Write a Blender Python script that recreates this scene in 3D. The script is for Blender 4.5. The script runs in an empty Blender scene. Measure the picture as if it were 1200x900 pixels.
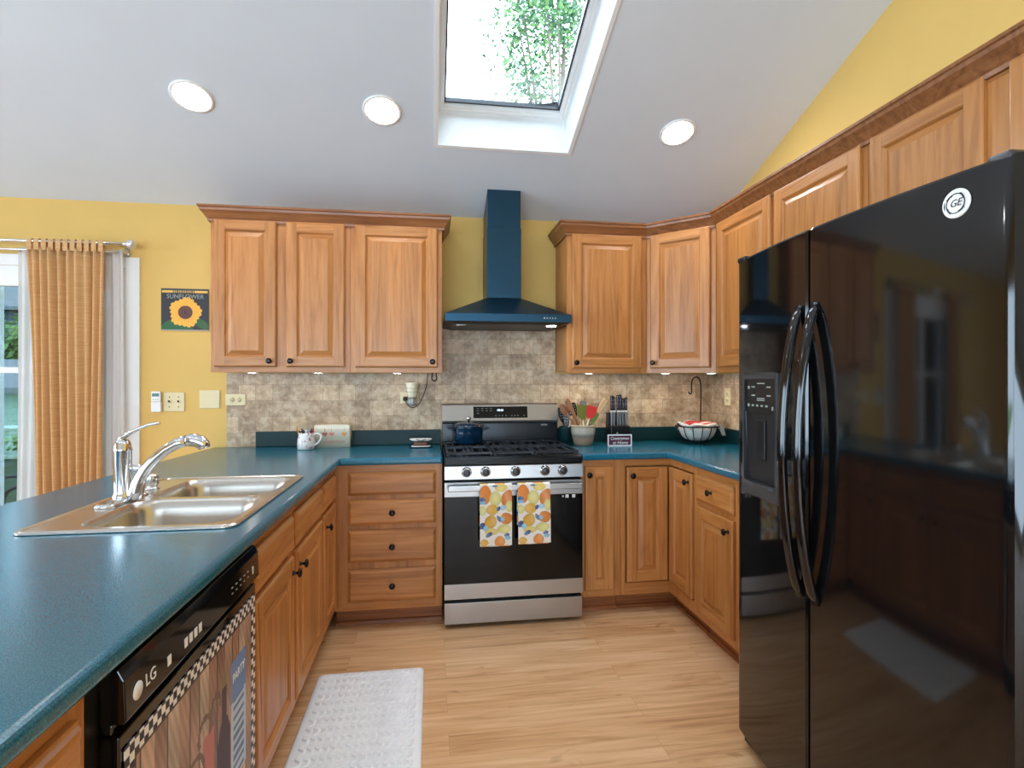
import bpy, bmesh, math, random
from mathutils import Vector, Matrix, Quaternion
random.seed(7)
S = bpy.context.scene
COL = S.collection
PI = math.pi

# ------------------------------------------------------------------ camera, world, exposure
FPX = 637.7
cam_d = bpy.data.cameras.new('camera')
cam = bpy.data.objects.new('camera', cam_d); COL.objects.link(cam)
cam.location = (-.0627, -3.59, 1.3168)
cam.rotation_euler = (PI / 2, 0, -.1465)
cam_d.sensor_width = 36
cam_d.lens = FPX / 1200 * 36
cam_d.shift_y = -2.4 / 1200
cam_d.clip_start = .02
S.camera = cam
S.view_settings.view_transform = 'Standard'
S.view_settings.look = 'None'
S.view_settings.exposure = 0.47
S.view_settings.gamma = 1.0
S.view_settings.use_curve_mapping = False
W = bpy.data.worlds.new('sky'); S.world = W; W.use_nodes = True
bg = W.node_tree.nodes['Background']
bg.inputs['Color'].default_value = (.72, .88, 1.10, 1)
SKY = 8.0
bg.inputs['Strength'].default_value = SKY
CAN = 65.0      # radiance of the recessed ceiling lamps
PUCK = 90.0     # radiance of the under-cabinet lamps
S.cycles.max_bounces = 10
S.cycles.diffuse_bounces = 6
S.cycles.glossy_bounces = 5
S.cycles.transparent_max_bounces = 12
S.cycles.sample_clamp_indirect = 6
S.cycles.use_denoising = True
S.cycles.caustics_reflective = False
S.cycles.caustics_refractive = False

# ------------------------------------------------------------------ colour and materials
def lin(c):
    c = c / 255
    return c / 12.92 if c <= .04045 else ((c + .055) / 1.055) ** 2.4
def rgb(r, g, b): return (lin(r), lin(g), lin(b), 1)

class NT:
    def __init__(self, name):
        self.m = bpy.data.materials.new(name); self.m.use_nodes = True
        self.t = self.m.node_tree; self.b = self.t.nodes['Principled BSDF']
    def n(self, typ, **kw):
        x = self.t.nodes.new(typ)
        for k, v in kw.items():
            if k in x.inputs: x.inputs[k].default_value = v
            else: setattr(x, k, v)
        return x
    def l(self, a, b): self.t.links.new(a, b)
    def math(self, op, a, b=None):
        x = self.n('ShaderNodeMath', operation=op)
        for i, v in enumerate((a, b)):
            if v is None: continue
            if isinstance(v, (int, float)): x.inputs[i].default_value = v
            else: self.l(v, x.inputs[i])
        return x.outputs[0]
    def mix(self, fac, a, b, mode='MIX'):
        x = self.n('ShaderNodeMix', data_type='RGBA', blend_type=mode)
        for i, v in ((0, fac), (6, a), (7, b)):
            if isinstance(v, (int, float, tuple)): x.inputs[i].default_value = v
            else: self.l(v, x.inputs[i])
        return x.outputs[2]
    def ramp(self, fac, stops):
        x = self.n('ShaderNodeValToRGB')
        e = x.color_ramp.elements
        while len(e) < len(stops): e.new(.5)
        for i, (p, c) in enumerate(stops): e[i].position = p; e[i].color = c
        self.l(fac, x.inputs[0]); return x.outputs[0]
    def coords(self, scale=(1, 1, 1), rnd=True, kind='Object'):
        tc = self.n('ShaderNodeTexCoord')
        v = tc.outputs[kind]
        if rnd:
            oi = self.n('ShaderNodeObjectInfo')
            mul = self.math('MULTIPLY', oi.outputs['Random'], 37.0)
            add = self.n('ShaderNodeVectorMath', operation='ADD')
            cx = self.n('ShaderNodeCombineXYZ')
            for i in range(3): self.l(mul, cx.inputs[i])
            self.l(v, add.inputs[0]); self.l(cx.outputs[0], add.inputs[1]); v = add.outputs[0]
        mp = self.n('ShaderNodeMapping'); mp.inputs['Scale'].default_value = scale
        self.l(v, mp.inputs[0]); return mp.outputs[0]
    def noise(self, vec, scale=1, detail=4, rough=.55, dist=0):
        x = self.n('ShaderNodeTexNoise'); x.inputs['Scale'].default_value = scale
        x.inputs['Detail'].default_value = detail; x.inputs['Roughness'].default_value = rough
        x.inputs['Distortion'].default_value = dist
        self.l(vec, x.inputs['Vector']); return x.outputs['Fac']
    def bump(self, h, strength=.2, dist=.01):
        x = self.n('ShaderNodeBump'); x.inputs['Strength'].default_value = strength
        x.inputs['Distance'].default_value = dist
        self.l(h, x.inputs['Height']); self.l(x.outputs[0], self.b.inputs['Normal'])
    def base(self, v): self.l(v, self.b.inputs['Base Color'])

def plain(name, col, rough=.5, metal=0, noise=.06, coat=0, emit=0, trans=0, scale=18, bump=0, spec=.5):
    t = NT(name)
    t.b.inputs['Roughness'].default_value = rough
    t.b.inputs['Metallic'].default_value = metal
    t.b.inputs['Specular IOR Level'].default_value = spec
    if coat: t.b.inputs['Coat Weight'].default_value = coat; t.b.inputs['Coat Roughness'].default_value = .08
    if trans: t.b.inputs['Transmission Weight'].default_value = trans
    v = t.noise(t.coords(), scale)
    dk = tuple(x * (1 - noise) for x in col[:3]) + (1,)
    lt = tuple(min(1, x * (1 + noise)) for x in col[:3]) + (1,)
    t.base(t.ramp(v, [(.3, dk), (.7, lt)]))
    if emit:
        t.b.inputs['Emission Color'].default_value = col
        t.b.inputs['Emission Strength'].default_value = emit
    if bump: t.bump(v, bump, .004)
    return t.m

def wood(name, axis, dark, mid, light, rough=.40, stave=.085, coat=.12, bright=1.0):
    t = NT(name)
    k = {'v': (1, 1, .07), 'h': (.07, 1, 1)}[axis]
    c = t.coords(tuple(x * 34 for x in k))
    c2 = t.coords(tuple(x * 6 for x in k))
    c3 = t.coords(tuple(x * 260 for x in k))
    grain = t.noise(c, 1, 5, .6, .6)
    rings = t.noise(c2, 1, 2, .5, .5)
    w = t.math('FRACT', t.math('MULTIPLY', rings, 11.0))
    w = t.math('ABSOLUTE', t.math('SUBTRACT', w, .5))
    pores = t.noise(c3, 1, 2)
    f = t.math('ADD', t.math('MULTIPLY', grain, .70), t.math('MULTIPLY', w, .30))
    f = t.math('ADD', f, t.math('MULTIPLY', pores, .16))
    col = t.ramp(f, [(.28, dark), (.5, mid), (.74, light)])
    # glued-up staves of slightly different tone
    raw = t.coords((1, 1, 1))
    sep = t.n('ShaderNodeSeparateXYZ'); t.l(raw, sep.inputs[0])
    sn = t.math('FLOOR', t.math('DIVIDE', sep.outputs[0 if axis == 'v' else 2], stave))
    wn = t.n('ShaderNodeTexWhiteNoise', noise_dimensions='1D'); t.l(sn, wn.inputs['W'])
    tone = t.math('ADD', t.math('MULTIPLY', wn.outputs['Value'], .22), .89)
    tc = t.n('ShaderNodeCombineColor')
    for i in range(3): t.l(tone, tc.inputs[i])
    t.base(t.mix(1.0, col, tc.outputs[0], 'MULTIPLY'))
    t.b.inputs['Roughness'].default_value = rough
    t.b.inputs['Coat Weight'].default_value = coat
    t.b.inputs['Coat Roughness'].default_value = .18
    t.bump(f, .06, .003)
    return t.m

OD, OM, OL = rgb(152, 92, 42), rgb(184, 121, 62), rgb(198, 138, 80)
M = {}
M['oak_v'] = wood('honey_oak_upright', 'v', OD, OM, OL)
M['oak_h'] = wood('honey_oak_lengthwise', 'h', OD, OM, OL)
M['oak_dark'] = wood('stained_oak_crown', 'h', rgb(104, 60, 30), rgb(142, 88, 48), rgb(164, 108, 64))
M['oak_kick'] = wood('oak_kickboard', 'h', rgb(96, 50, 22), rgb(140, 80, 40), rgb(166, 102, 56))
M['yellow'] = plain('yellow_wall_paint', rgb(222, 184, 104), .75, noise=.025, scale=3)
M['ceiling'] = plain('white_ceiling_paint', rgb(216, 225, 234), .85, noise=.015, scale=3)
M['white'] = plain('white_painted_trim', rgb(238, 238, 236), .45, noise=.015)
M['steel'] = plain('brushed_stainless_steel', rgb(176, 174, 172), .3, 1, noise=.04, scale=6)
M['sinksteel'] = plain('satin_sink_steel', rgb(205, 200, 192), .27, 1, noise=.04, scale=9)
M['chrome'] = plain('polished_chrome', rgb(225, 227, 230), .07, 1, noise=.01)
M['blackglass'] = plain('black_oven_glass', rgb(8, 8, 10), .06, 0, noise=.05, spec=.32)
M['blackenamel'] = plain('black_enamel', rgb(12, 13, 16), .2, 0, noise=.1, spec=.3)
M['castiron'] = plain('cast_iron', rgb(34, 40, 48), .28, 0, noise=.2)
M['fridge'] = plain('glossy_black_appliance_paint', rgb(12, 12, 13), .07, 0, noise=.05, spec=.6)
M['blackplastic'] = plain('black_plastic', rgb(16, 16, 18), .35, 0, noise=.1)
M['darkgrey'] = plain('charcoal_plastic', rgb(52, 52, 54), .3, 0, noise=.05)
M['hood'] = plain('black_hood_steel_blue_sheen', rgb(34, 66, 86), .32, .8, noise=.08, scale=4)  # black hood; the bluish reflection it shows is mixed into its colour
M['hooddark'] = plain('dark_filter_steel', rgb(22, 26, 30), .4, .7, noise=.2)
M['bronze'] = plain('dark_bronze_knob', rgb(30, 25, 24), .22, .6, noise=.1)
M['ivory'] = plain('ivory_plastic', rgb(226, 210, 166), .4, 0, noise=.02)
M['whiteplastic'] = plain('white_plastic', rgb(236, 236, 234), .35, noise=.02)
M['lcd'] = plain('grey_green_lcd', rgb(92, 132, 128), .2, noise=.05)
M['ceramic'] = plain('cream_ceramic', rgb(232, 222, 196), .25, noise=.04)
M['whiteceramic'] = plain('white_glazed_ceramic', rgb(236, 234, 230), .15, noise=.02)
M['ink'] = plain('black_print', rgb(20, 20, 22), .5, noise=.02)
M['whiteprint'] = plain('white_print', rgb(235, 235, 235), .5, noise=.02)
M['greyprint'] = plain('pale_grey_print', rgb(150, 158, 150), .5, noise=.02)
M['redprint'] = plain('faded_red_print', rgb(196, 106, 96), .6, noise=.05)
M['rubber'] = plain('black_rubber', rgb(12, 12, 12), .6, noise=.1)
M['potblue'] = plain('teal_blue_enamel', rgb(4, 38, 62), .12, 0, noise=.1, coat=.6)
M['crock'] = None
M['hookiron'] = plain('dark_wrought_iron', rgb(40, 32, 28), .4, .6, noise=.1)
M['lamp'] = plain('frosted_lamp_lens', (1, .985, .97, 1), .5, noise=0, emit=CAN)
M['pucklens'] = plain('puck_lens', (1, .89, .74, 1), .5, noise=0, emit=PUCK)
M['pucklens_dim'] = plain('dim_puck_lens', (1, .89, .74, 1), .5, noise=0, emit=PUCK * .3)
M['display'] = plain('lit_clock_digits', (.55, .8, 1, 1), .5, noise=0, emit=2.5)

def speckled():
    t = NT('teal_laminate')
    c = t.coords((1, 1, 1), rnd=False)
    a = t.noise(c, 420, 2); b = t.noise(c, 5, 3)
    base = t.ramp(a, [(.32, rgb(2, 72, 96)), (.5, rgb(6, 98, 126)), (.7, rgb(56, 132, 148))])
    t.base(t.mix(t.math('MULTIPLY', b, .25), base, rgb(8, 100, 130)))
    t.b.inputs['Roughness'].default_value = .2
    t.b.inputs['Specular IOR Level'].default_value = .62
    return t.m
M['laminate'] = speckled()
M['curb'] = plain('dark_green_laminate', rgb(8, 44, 46), .45, noise=.12, scale=120, spec=.3)

def tiles():
    t = NT('tumbled_stone_tile')
    tc = t.n('ShaderNodeTexCoord'); sep = t.n('ShaderNodeSeparateXYZ'); t.l(tc.outputs['Object'], sep.inputs[0])
    cb = t.n('ShaderNodeCombineXYZ'); t.l(sep.outputs[0], cb.inputs[0]); t.l(sep.outputs[2], cb.inputs[1])
    br = t.n('ShaderNodeTexBrick'); t.l(cb.outputs[0], br.inputs['Vector'])
    br.offset = .42; br.squash = .66; br.squash_frequency = 2; br.offset_frequency = 2
    br.inputs['Scale'].default_value = 1
    br.inputs['Brick Width'].default_value = .152; br.inputs['Row Height'].default_value = .1
    br.inputs['Mortar Size'].default_value = .0018; br.inputs['Mortar Smooth'].default_value = .4
    br.inputs['Bias'].default_value = 0
    br.inputs['Color1'].default_value = rgb(206, 176, 140); br.inputs['Color2'].default_value = rgb(128, 104, 82)
    br.inputs['Mortar'].default_value = rgb(122, 100, 78)
    m1 = t.noise(cb.outputs[0], 26, 9, .70, .45); m2 = t.noise(cb.outputs[0], 9, 3)
    f = t.math('ADD', t.math('MULTIPLY', m1, .7), t.math('MULTIPLY', m2, .45))
    mott = t.ramp(f, [(.42, rgb(112, 88, 66)), (.55, rgb(192, 160, 124)), (.68, rgb(238, 218, 186))])
    col = t.mix(.5, br.outputs['Color'], mott)
    t.base(t.mix(t.math('MULTIPLY', br.outputs['Fac'], .35), col, rgb(130, 108, 86)))
    t.b.inputs['Roughness'].default_value = .45
    h = t.math('SUBTRACT', t.math('MULTIPLY', m1, .4), br.outputs['Fac'])
    t.bump(h, .25, .004)
    return t.m
M['tile'] = tiles()

def planks():
    t = NT('light_oak_plank_floor')
    tc = t.n('ShaderNodeTexCoord'); v = tc.outputs['Object']
    br = t.n('ShaderNodeTexBrick'); t.l(v, br.inputs['Vector'])
    br.offset = .37; br.squash = 1
    br.inputs['Scale'].default_value = 1
    br.inputs['Brick Width'].default_value = 1.21; br.inputs['Row Height'].default_value = .128
    br.inputs['Mortar Size'].default_value = .0009; br.inputs['Mortar Smooth'].default_value = .3
    br.inputs['Color1'].default_value = (.2, .2, .2, 1); br.inputs['Color2'].default_value = (.8, .8, .8, 1)
    br.inputs['Mortar'].default_value = (.3, .3, .3, 1)
    bw = t.n('ShaderNodeRGBToBW'); t.l(br.outputs['Color'], bw.inputs[0])
    off = t.n('ShaderNodeCombineXYZ'); t.l(t.math('MULTIPLY', bw.outputs[0], 41.0), off.inputs[0]); t.l(t.math('MULTIPLY', bw.outputs[0], 17.0), off.inputs[1])
    add = t.n('ShaderNodeVectorMath', operation='ADD'); t.l(v, add.inputs[0]); t.l(off.outputs[0], add.inputs[1])
    mp = t.n('ShaderNodeMapping'); mp.inputs['Scale'].default_value = (2.2, 34, 1); t.l(add.outputs[0], mp.inputs[0])
    g = t.noise(mp.outputs[0], 1, 5, .6, .7)
    mp2 = t.n('ShaderNodeMapping'); mp2.inputs['Scale'].default_value = (5, 13, 1); t.l(add.outputs[0], mp2.inputs[0])
    k = t.noise(mp2.outputs[0], 1, 2, .5, 1.2)
    f = t.math('ADD', t.math('MULTIPLY', g, .8), t.math('MULTIPLY', bw.outputs[0], .22))
    col = t.ramp(f, [(.3, rgb(182, 130, 84)), (.5, rgb(218, 170, 122)), (.7, rgb(234, 194, 150))])
    knots = t.ramp(k, [(.68, (0, 0, 0, 1)), (.78, (1, 1, 1, 1))])
    kb = t.n('ShaderNodeRGBToBW'); t.l(knots, kb.inputs[0])
    col = t.mix(t.math('MULTIPLY', kb.outputs[0], .6), col, rgb(150, 92, 52))
    t.base(t.mix(t.math('MULTIPLY', br.outputs['Fac'], .35), col, rgb(140, 94, 56)))
    t.b.inputs['Roughness'].default_value = .36
    return t.m
M['floor'] = planks()

def glass(name, tint=(1, 1, 1, 1), gloss=.08):
    t = NT(name); nt = t.t
    tr = t.n('ShaderNodeBsdfTransparent'); tr.inputs[0].default_value = tint
    gl = t.n('ShaderNodeBsdfGlossy'); gl.inputs['Roughness'].default_value = .02
    lw = t.n('ShaderNodeFresnel'); lw.inputs[0].default_value = 1.45
    mx = t.n('ShaderNodeMixShader'); t.l(lw.outputs[0], mx.inputs[0]); t.l(tr.outputs[0], mx.inputs[1]); t.l(gl.outputs[0], mx.inputs[2])
    t.l(mx.outputs[0], nt.nodes['Material Output'].inputs[0])
    return t.m
M['glass'] = glass('window_glass', (.96, .99, .98, 1))
M['tinted'] = glass('dimming_door_glass', (.42, .47, .47, 1))  # grey tint added to dim the bright view outside the door

def cloth(name, c1, c2, scale=(900, 900, 900), rough=.9, sheer=0):
    t = NT(name)
    tc = t.n('ShaderNodeTexCoord')
    mp = t.n('ShaderNodeMapping'); mp.inputs['Scale'].default_value = scale; t.l(tc.outputs['Object'], mp.inputs[0])
    n = t.noise(mp.outputs[0], 1, 2)
    t.base(t.ramp(n, [(.35, c1), (.65, c2)]))
    t.b.inputs['Roughness'].default_value = rough
    t.b.inputs['Sheen Weight'].default_value = .2
    tl = t.n('ShaderNodeBsdfTranslucent'); tl.inputs[0].default_value = c2
    mx = t.n('ShaderNodeMixShader'); mx.inputs[0].default_value = .3
    t.l(t.b.outputs[0], mx.inputs[1]); t.l(tl.outputs[0], mx.inputs[2])
    out = mx.outputs[0]
    if sheer:
        tr = t.n('ShaderNodeBsdfTransparent')
        m2 = t.n('ShaderNodeMixShader'); m2.inputs[0].default_value = sheer
        t.l(out, m2.inputs[1]); t.l(tr.outputs[0], m2.inputs[2]); out = m2.outputs[0]
    t.l(out, t.t.nodes['Material Output'].inputs[0])
    return t.m
M['curtain'] = cloth('tan_woven_curtain_cloth', rgb(218, 172, 114), rgb(240, 200, 146), (8, 8, 260))
M['sheer'] = cloth('white_sheer_cloth', rgb(232, 228, 226), rgb(246, 244, 242), (400, 400, 400), sheer=.35)
M['napkinred'] = cloth('red_cotton', rgb(196, 40, 36), rgb(214, 62, 54))
M['napkinwhite'] = cloth('white_cotton', rgb(226, 220, 210), rgb(240, 236, 228))

def vcol(name, rough=.6, bump=0):
    t = NT(name)
    a = t.n('ShaderNodeVertexColor'); a.layer_name = 'print'
    n = t.noise(t.coords(), 60)
    t.base(t.mix(t.math('MULTIPLY', n, .08), a.outputs[0], (1, 1, 1, 1), 'MULTIPLY'))
    t.b.inputs['Roughness'].default_value = rough
    return t.m
M['print'] = vcol('printed_pattern_paper', .45)
M['clothprint'] = vcol('printed_pattern_cotton', .9)

# ------------------------------------------------------------------ mesh builder
class MB:
    def __init__(self): self.v = []; self.f = []; self.mi = []; self.sm = []; self.T = Matrix.Identity(4)
    def vert(self, p): self.v.append(tuple(self.T @ Vector(p))); return len(self.v) - 1
    def face(self, idx, mi=0, s=False): self.f.append(list(idx)); self.mi.append(mi); self.sm.append(s)
    def box(self, x0, x1, y0, y1, z0, z1, mi=0):
        if x0 > x1: x0, x1 = x1, x0
        if y0 > y1: y0, y1 = y1, y0
        if z0 > z1: z0, z1 = z1, z0
        i = [self.vert(p) for p in ((x0, y0, z0), (x1, y0, z0), (x1, y1, z0), (x0, y1, z0), (x0, y0, z1), (x1, y0, z1), (x1, y1, z1), (x0, y1, z1))]
        for q in ((0, 3, 2, 1), (4, 5, 6, 7), (0, 1, 5, 4), (1, 2, 6, 5), (2, 3, 7, 6), (3, 0, 4, 7)): self.face([i[k] for k in q], mi)
        return self
    def prism(self, poly, z0, z1, mi=0, axis='z'):
        def P(a, b, c): return {'z': (a, b, c), 'y': (a, c, b), 'x': (c, a, b)}[axis]
        lo = [self.vert(P(a, b, z0)) for a, b in poly]; hi = [self.vert(P(a, b, z1)) for a, b in poly]
        n = len(poly)
        self.face(lo[::-1], mi); self.face(hi, mi)
        for k in range(n): self.face((lo[k], lo[(k + 1) % n], hi[(k + 1) % n], hi[k]), mi)
        return self
    def loops(self, rings, mi=0, s=True, cap0=False, cap1=False, closed=True):
        ids = [[self.vert(p) for p in r] for r in rings]
        n = len(ids[0])
        for a, b in zip(ids, ids[1:]):
            for k in range(n if closed else n - 1):
                self.face((a[k], a[(k + 1) % n], b[(k + 1) % n], b[k]), mi, s)
        if cap0: self.face(ids[0][::-1], mi)
        if cap1: self.face(ids[-1], mi)
        return self
    def lathe(self, prof, seg=24, c=(0, 0, 0), axis='z', mi=0, s=True, cap0=True, cap1=True):
        R = []
        for r, h in prof:
            ring = []
            for k in range(seg):
                a = 2 * PI * k / seg; u, w = r * math.cos(a), r * math.sin(a)
                p = {'z': (u, w, h), 'y': (u, h, -w), 'x': (h, u, w)}[axis]
                ring.append((p[0] + c[0], p[1] + c[1], p[2] + c[2]))
            R.append(ring)
        return self.loops(R, mi, s, cap0, cap1)
    def tube(self, pts, r, seg=10, mi=0, closed=False, flat=1.0, side=None):
        pts = [Vector(p) for p in pts]; n = len(pts)
        R = []; prev = None
        for i, p in enumerate(pts):
            if closed: t = pts[(i + 1) % n] - pts[i - 1]
            else: t = pts[min(i + 1, n - 1)] - pts[max(i - 1, 0)]
            t.normalize()
            if prev is None:
                ref = Vector(side) if side else (Vector((0, 0, 1)) if abs(t.z) < .9 else Vector((1, 0, 0)))
            else: ref = prev
            a = (ref - t * ref.dot(t)).normalized(); prev = a; b = t.cross(a)
            rr = r[i] if isinstance(r, (list, tuple)) else r
            R.append([p + a * rr * math.cos(2 * PI * k / seg) * flat + b * rr * math.sin(2 * PI * k / seg) for k in range(seg)])
        if closed: R.append(R[0])
        return self.loops(R, mi, True, not closed, not closed)
    def grid(self, nx, ny, fn, mi=0, s=True):
        ids = [[self.vert(fn(i / nx, j / ny)) for i in range(nx + 1)] for j in range(ny + 1)]
        for j in range(ny):
            for i in range(nx): self.face((ids[j][i], ids[j][i + 1], ids[j + 1][i + 1], ids[j + 1][i]), mi, s)
        return self
    def build(self, name, mats, parent=None, bevel=0, loc=None, solid=0, seg=2, rot=None, paint=None):
        me = bpy.data.meshes.new(name)
        me.from_pydata(self.v, [], self.f)
        if not isinstance(mats, (list, tuple)): mats = [mats]
        for m in mats: me.materials.append(M[m] if isinstance(m, str) else m)
        for p, a, s in zip(me.polygons, self.mi, self.sm): p.material_index = a; p.use_smooth = s
        bm = bmesh.new(); bm.from_mesh(me)
        if not paint: bmesh.ops.remove_doubles(bm, verts=bm.verts, dist=1e-6)
        bmesh.ops.recalc_face_normals(bm, faces=bm.faces); bm.to_mesh(me); bm.free()
        if paint:
            a = me.color_attributes.new('print', 'BYTE_COLOR', 'CORNER')
            for p in me.polygons:
                c = paint(p)
                for li in p.loop_indices: a.data[li].color = c
        me.update()
        o = bpy.data.objects.new(name, me); COL.objects.link(o)
        if parent: o.parent = parent
        if loc: o.location = loc
        if rot: o.rotation_euler = rot
        if solid:
            m = o.modifiers.new('solid', 'SOLIDIFY'); m.thickness = solid; m.offset = 0
        if bevel:
            m = o.modifiers.new('bevel', 'BEVEL'); m.width = bevel; m.segments = seg; m.limit_method = 'ANGLE'; m.angle_limit = .6
            m.harden_normals = False
        return o

def tag(o, label, cat, group=None, kind=None):
    o['label'] = label; o['category'] = cat
    if group: o['group'] = group
    if kind: o['kind'] = kind
    return o
def thing(name, label, cat, loc=(0, 0, 0), rz=0, group=None):
    o = bpy.data.objects.new(name, None); COL.objects.link(o)
    o.location = loc; o.rotation_euler = (0, 0, rz); o.empty_display_size = .1
    return tag(o, label, cat, group)
def struct(name, mb, mats, label, parent=None, bevel=0):
    o = mb.build(name, mats, parent, bevel)
    if parent is None: o['kind'] = 'structure'; o['label'] = label; o['category'] = name.split('_')[0]
    return o
def copy_tree(o, parent=None):
    c = o.copy(); COL.objects.link(c)
    if parent: c.parent = parent
    for ch in list(o.children): copy_tree(ch, c)
    return c
def text(name, body, size, mat, parent, loc, rot=(PI / 2, 0, 0), ext=.0004, align='CENTER', shear=0, sx=1):
    cu = bpy.data.curves.new(name, 'FONT'); cu.body = body; cu.size = size; cu.extrude = ext
    cu.align_x = align; cu.align_y = 'CENTER'; cu.shear = shear; cu.resolution_u = 3
    tmp = bpy.data.objects.new(name, cu); COL.objects.link(tmp)
    dg = bpy.context.evaluated_depsgraph_get()
    me = bpy.data.meshes.new_from_object(tmp.evaluated_get(dg))
    bpy.data.objects.remove(tmp); bpy.data.curves.remove(cu)
    me.name = name; me.materials.clear(); me.materials.append(M[mat])
    o = bpy.data.objects.new(name, me); COL.objects.link(o); o.parent = parent
    o.location = loc; o.rotation_euler = rot; o.scale = (sx, 1, 1)
    return o

# ------------------------------------------------------------------ the room
ZC, SL = 2.4013, .362
XW = 1.892
def ceil_z(y): return ZC - SL * y
RX0, RX1, RIDGE, BACK = -5.6, XW, -4.4, -8.8
SKX0, SKX1, SKY0, SKY1 = -.03, .70, -.59, -1.62

b = MB(); b.box(RX0 - .1, RX1 + .1, BACK - .1, .15, -.08, 0)
struct('floor', b, 'floor', 'light oak plank floor')
# back wall with the opening of the sliding door
DX0, DX1, DZ = -3.45, -1.885, 2.0
b = MB()
b.box(DX1, RX1 + .1, 0, .15, 0, ZC + .1); b.box(RX0 - .1, DX0, 0, .15, 0, ZC + .1); b.box(DX0, DX1, 0, .15, DZ, ZC + .1)
struct('wall_back', b, 'yellow', 'yellow back wall behind the range')
def gable(x0, x1, holes):
    b = MB(); top = lambda y: (ceil_z(y) if y > RIDGE else ceil_z(RIDGE) - SL * (RIDGE - y)) + .06
    ys = sorted({.15, RIDGE, BACK - .1} | {y for h in holes for y in h[:2]})
    for a, c in zip(ys, ys[1:]):
        hz = [h for h in holes if h[0] <= a + 1e-6 and h[1] >= c - 1e-6]
        if hz:
            b.box(x0, x1, a, c, 0, hz[0][2]); z = hz[0][3]
        else: z = 0
        b.prism([(a, z), (c, z), (c, top(c)), (a, top(a))], x0, x1, 0, 'x')
    return b
struct('wall_right', gable(XW, XW + .1, []), 'yellow', 'yellow gabled right wall above the cabinets')
LW = [(-4.5, -.9, .2, 2.4), (-8.4, -4.8, .2, 2.4)]
struct('wall_left', gable(RX0 - .1, RX0, LW), 'yellow', 'yellow left wall of the dining side')
b = MB()
FW = [(-5.3, -3.6), (-3.4, 1.5)]
zt = ceil_z(RIDGE) - SL * (RIDGE - BACK) + .06
b.box(RX0, FW[0][0], BACK - .1, BACK, 0, zt); b.box(FW[0][1], FW[1][0], BACK - .1, BACK, 0, zt); b.box(FW[1][1], XW, BACK - .1, BACK, 0, zt)
for a, c in FW: b.box(a, c, BACK - .1, BACK, 0, .2); b.box(a, c, BACK - .1, BACK, 2.2, zt)
M['offwhite'] = plain('off_white_wall_paint', rgb(226, 228, 228), .7, noise=.02, scale=3)
struct('wall_front', b, 'offwhite', 'off-white wall behind the camera')
# sloped ceiling with the skylight opening; the far slope falls behind the camera
b = MB()
def cq(x0, x1, ya, yb):
    p = [(x0, ya, ceil_z(ya)), (x1, ya, ceil_z(ya)), (x1, yb, ceil_z(yb)), (x0, yb, ceil_z(yb))]
    lo = [b.vert(q) for q in p]; b.face(lo)
cq(RX0 - .1, RX1 + .1, .15, SKY0); cq(RX0 - .1, SKX0, SKY0, SKY1); cq(SKX1, RX1 + .1, SKY0, SKY1); cq(RX0 - .1, RX1 + .1, SKY1, RIDGE)
zb = ceil_z(RIDGE) - SL * (RIDGE - BACK + .1)
b.face([b.vert(q) for q in ((RX0 - .1, RIDGE, ceil_z(RIDGE)), (RX1 + .1, RIDGE, ceil_z(RIDGE)), (RX1 + .1, BACK - .1, zb), (RX0 - .1, BACK - .1, zb))])
struct('ceiling', b, 'ceiling', 'pale sloped cathedral ceiling')

# skylight: well, frame, gasket, pane (local frame lies in the ceiling plane)
slope = math.atan(SL)
sk = bpy.data.objects.new('window_1', None); COL.objects.link(sk)
sk.location = (SKX0, SKY0, ceil_z(SKY0)); sk.rotation_euler = (-slope, 0, 0)
sk['kind'] = 'structure'; sk['label'] = 'white skylight in the sloped ceiling'; sk['category'] = 'window'
sw = SKX1 - SKX0; sl_ = (SKY0 - SKY1) / math.cos(slope); dep = .235
b = MB()
b.box(-.02, 0, -sl_ - .02, .02, -.004, dep + .09); b.box(sw, sw + .02, -sl_ - .02, .02, -.004, dep + .09)
b.box(0, sw, 0, .02, -.004, dep + .09); b.box(0, sw, -sl_ - .02, -sl_, -.004, dep + .09)
b.build('window_well', 'white', sk)
b = MB(); fw = .036
def fr(b, i0, i1, z0, z1):
    b.box(i0, i1, -sl_ + i0, -i0, z0, z1); b.box(sw - i1, sw - i0, -sl_ + i0, -i0, z0, z1)
    b.box(i1, sw - i1, -i1, -i0, z0, z1); b.box(i1, sw - i1, -sl_ + i0, -sl_ + i1, z0, z1)
fr(b, 0, .014, dep, dep + .05); fr(b, .014, fw, dep + .012, dep + .06)
b.build('window_frame', 'white', sk, bevel=.002)
b = MB(); fr(b, fw, fw + .009, dep + .03, dep + .06); b.build('gasket', 'darkgrey', sk)
b = MB(); b.box(fw, sw - fw, -sl_ + fw, -fw, dep + .045, dep + .05); b.build('window_pane', 'glass', sk)

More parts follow.
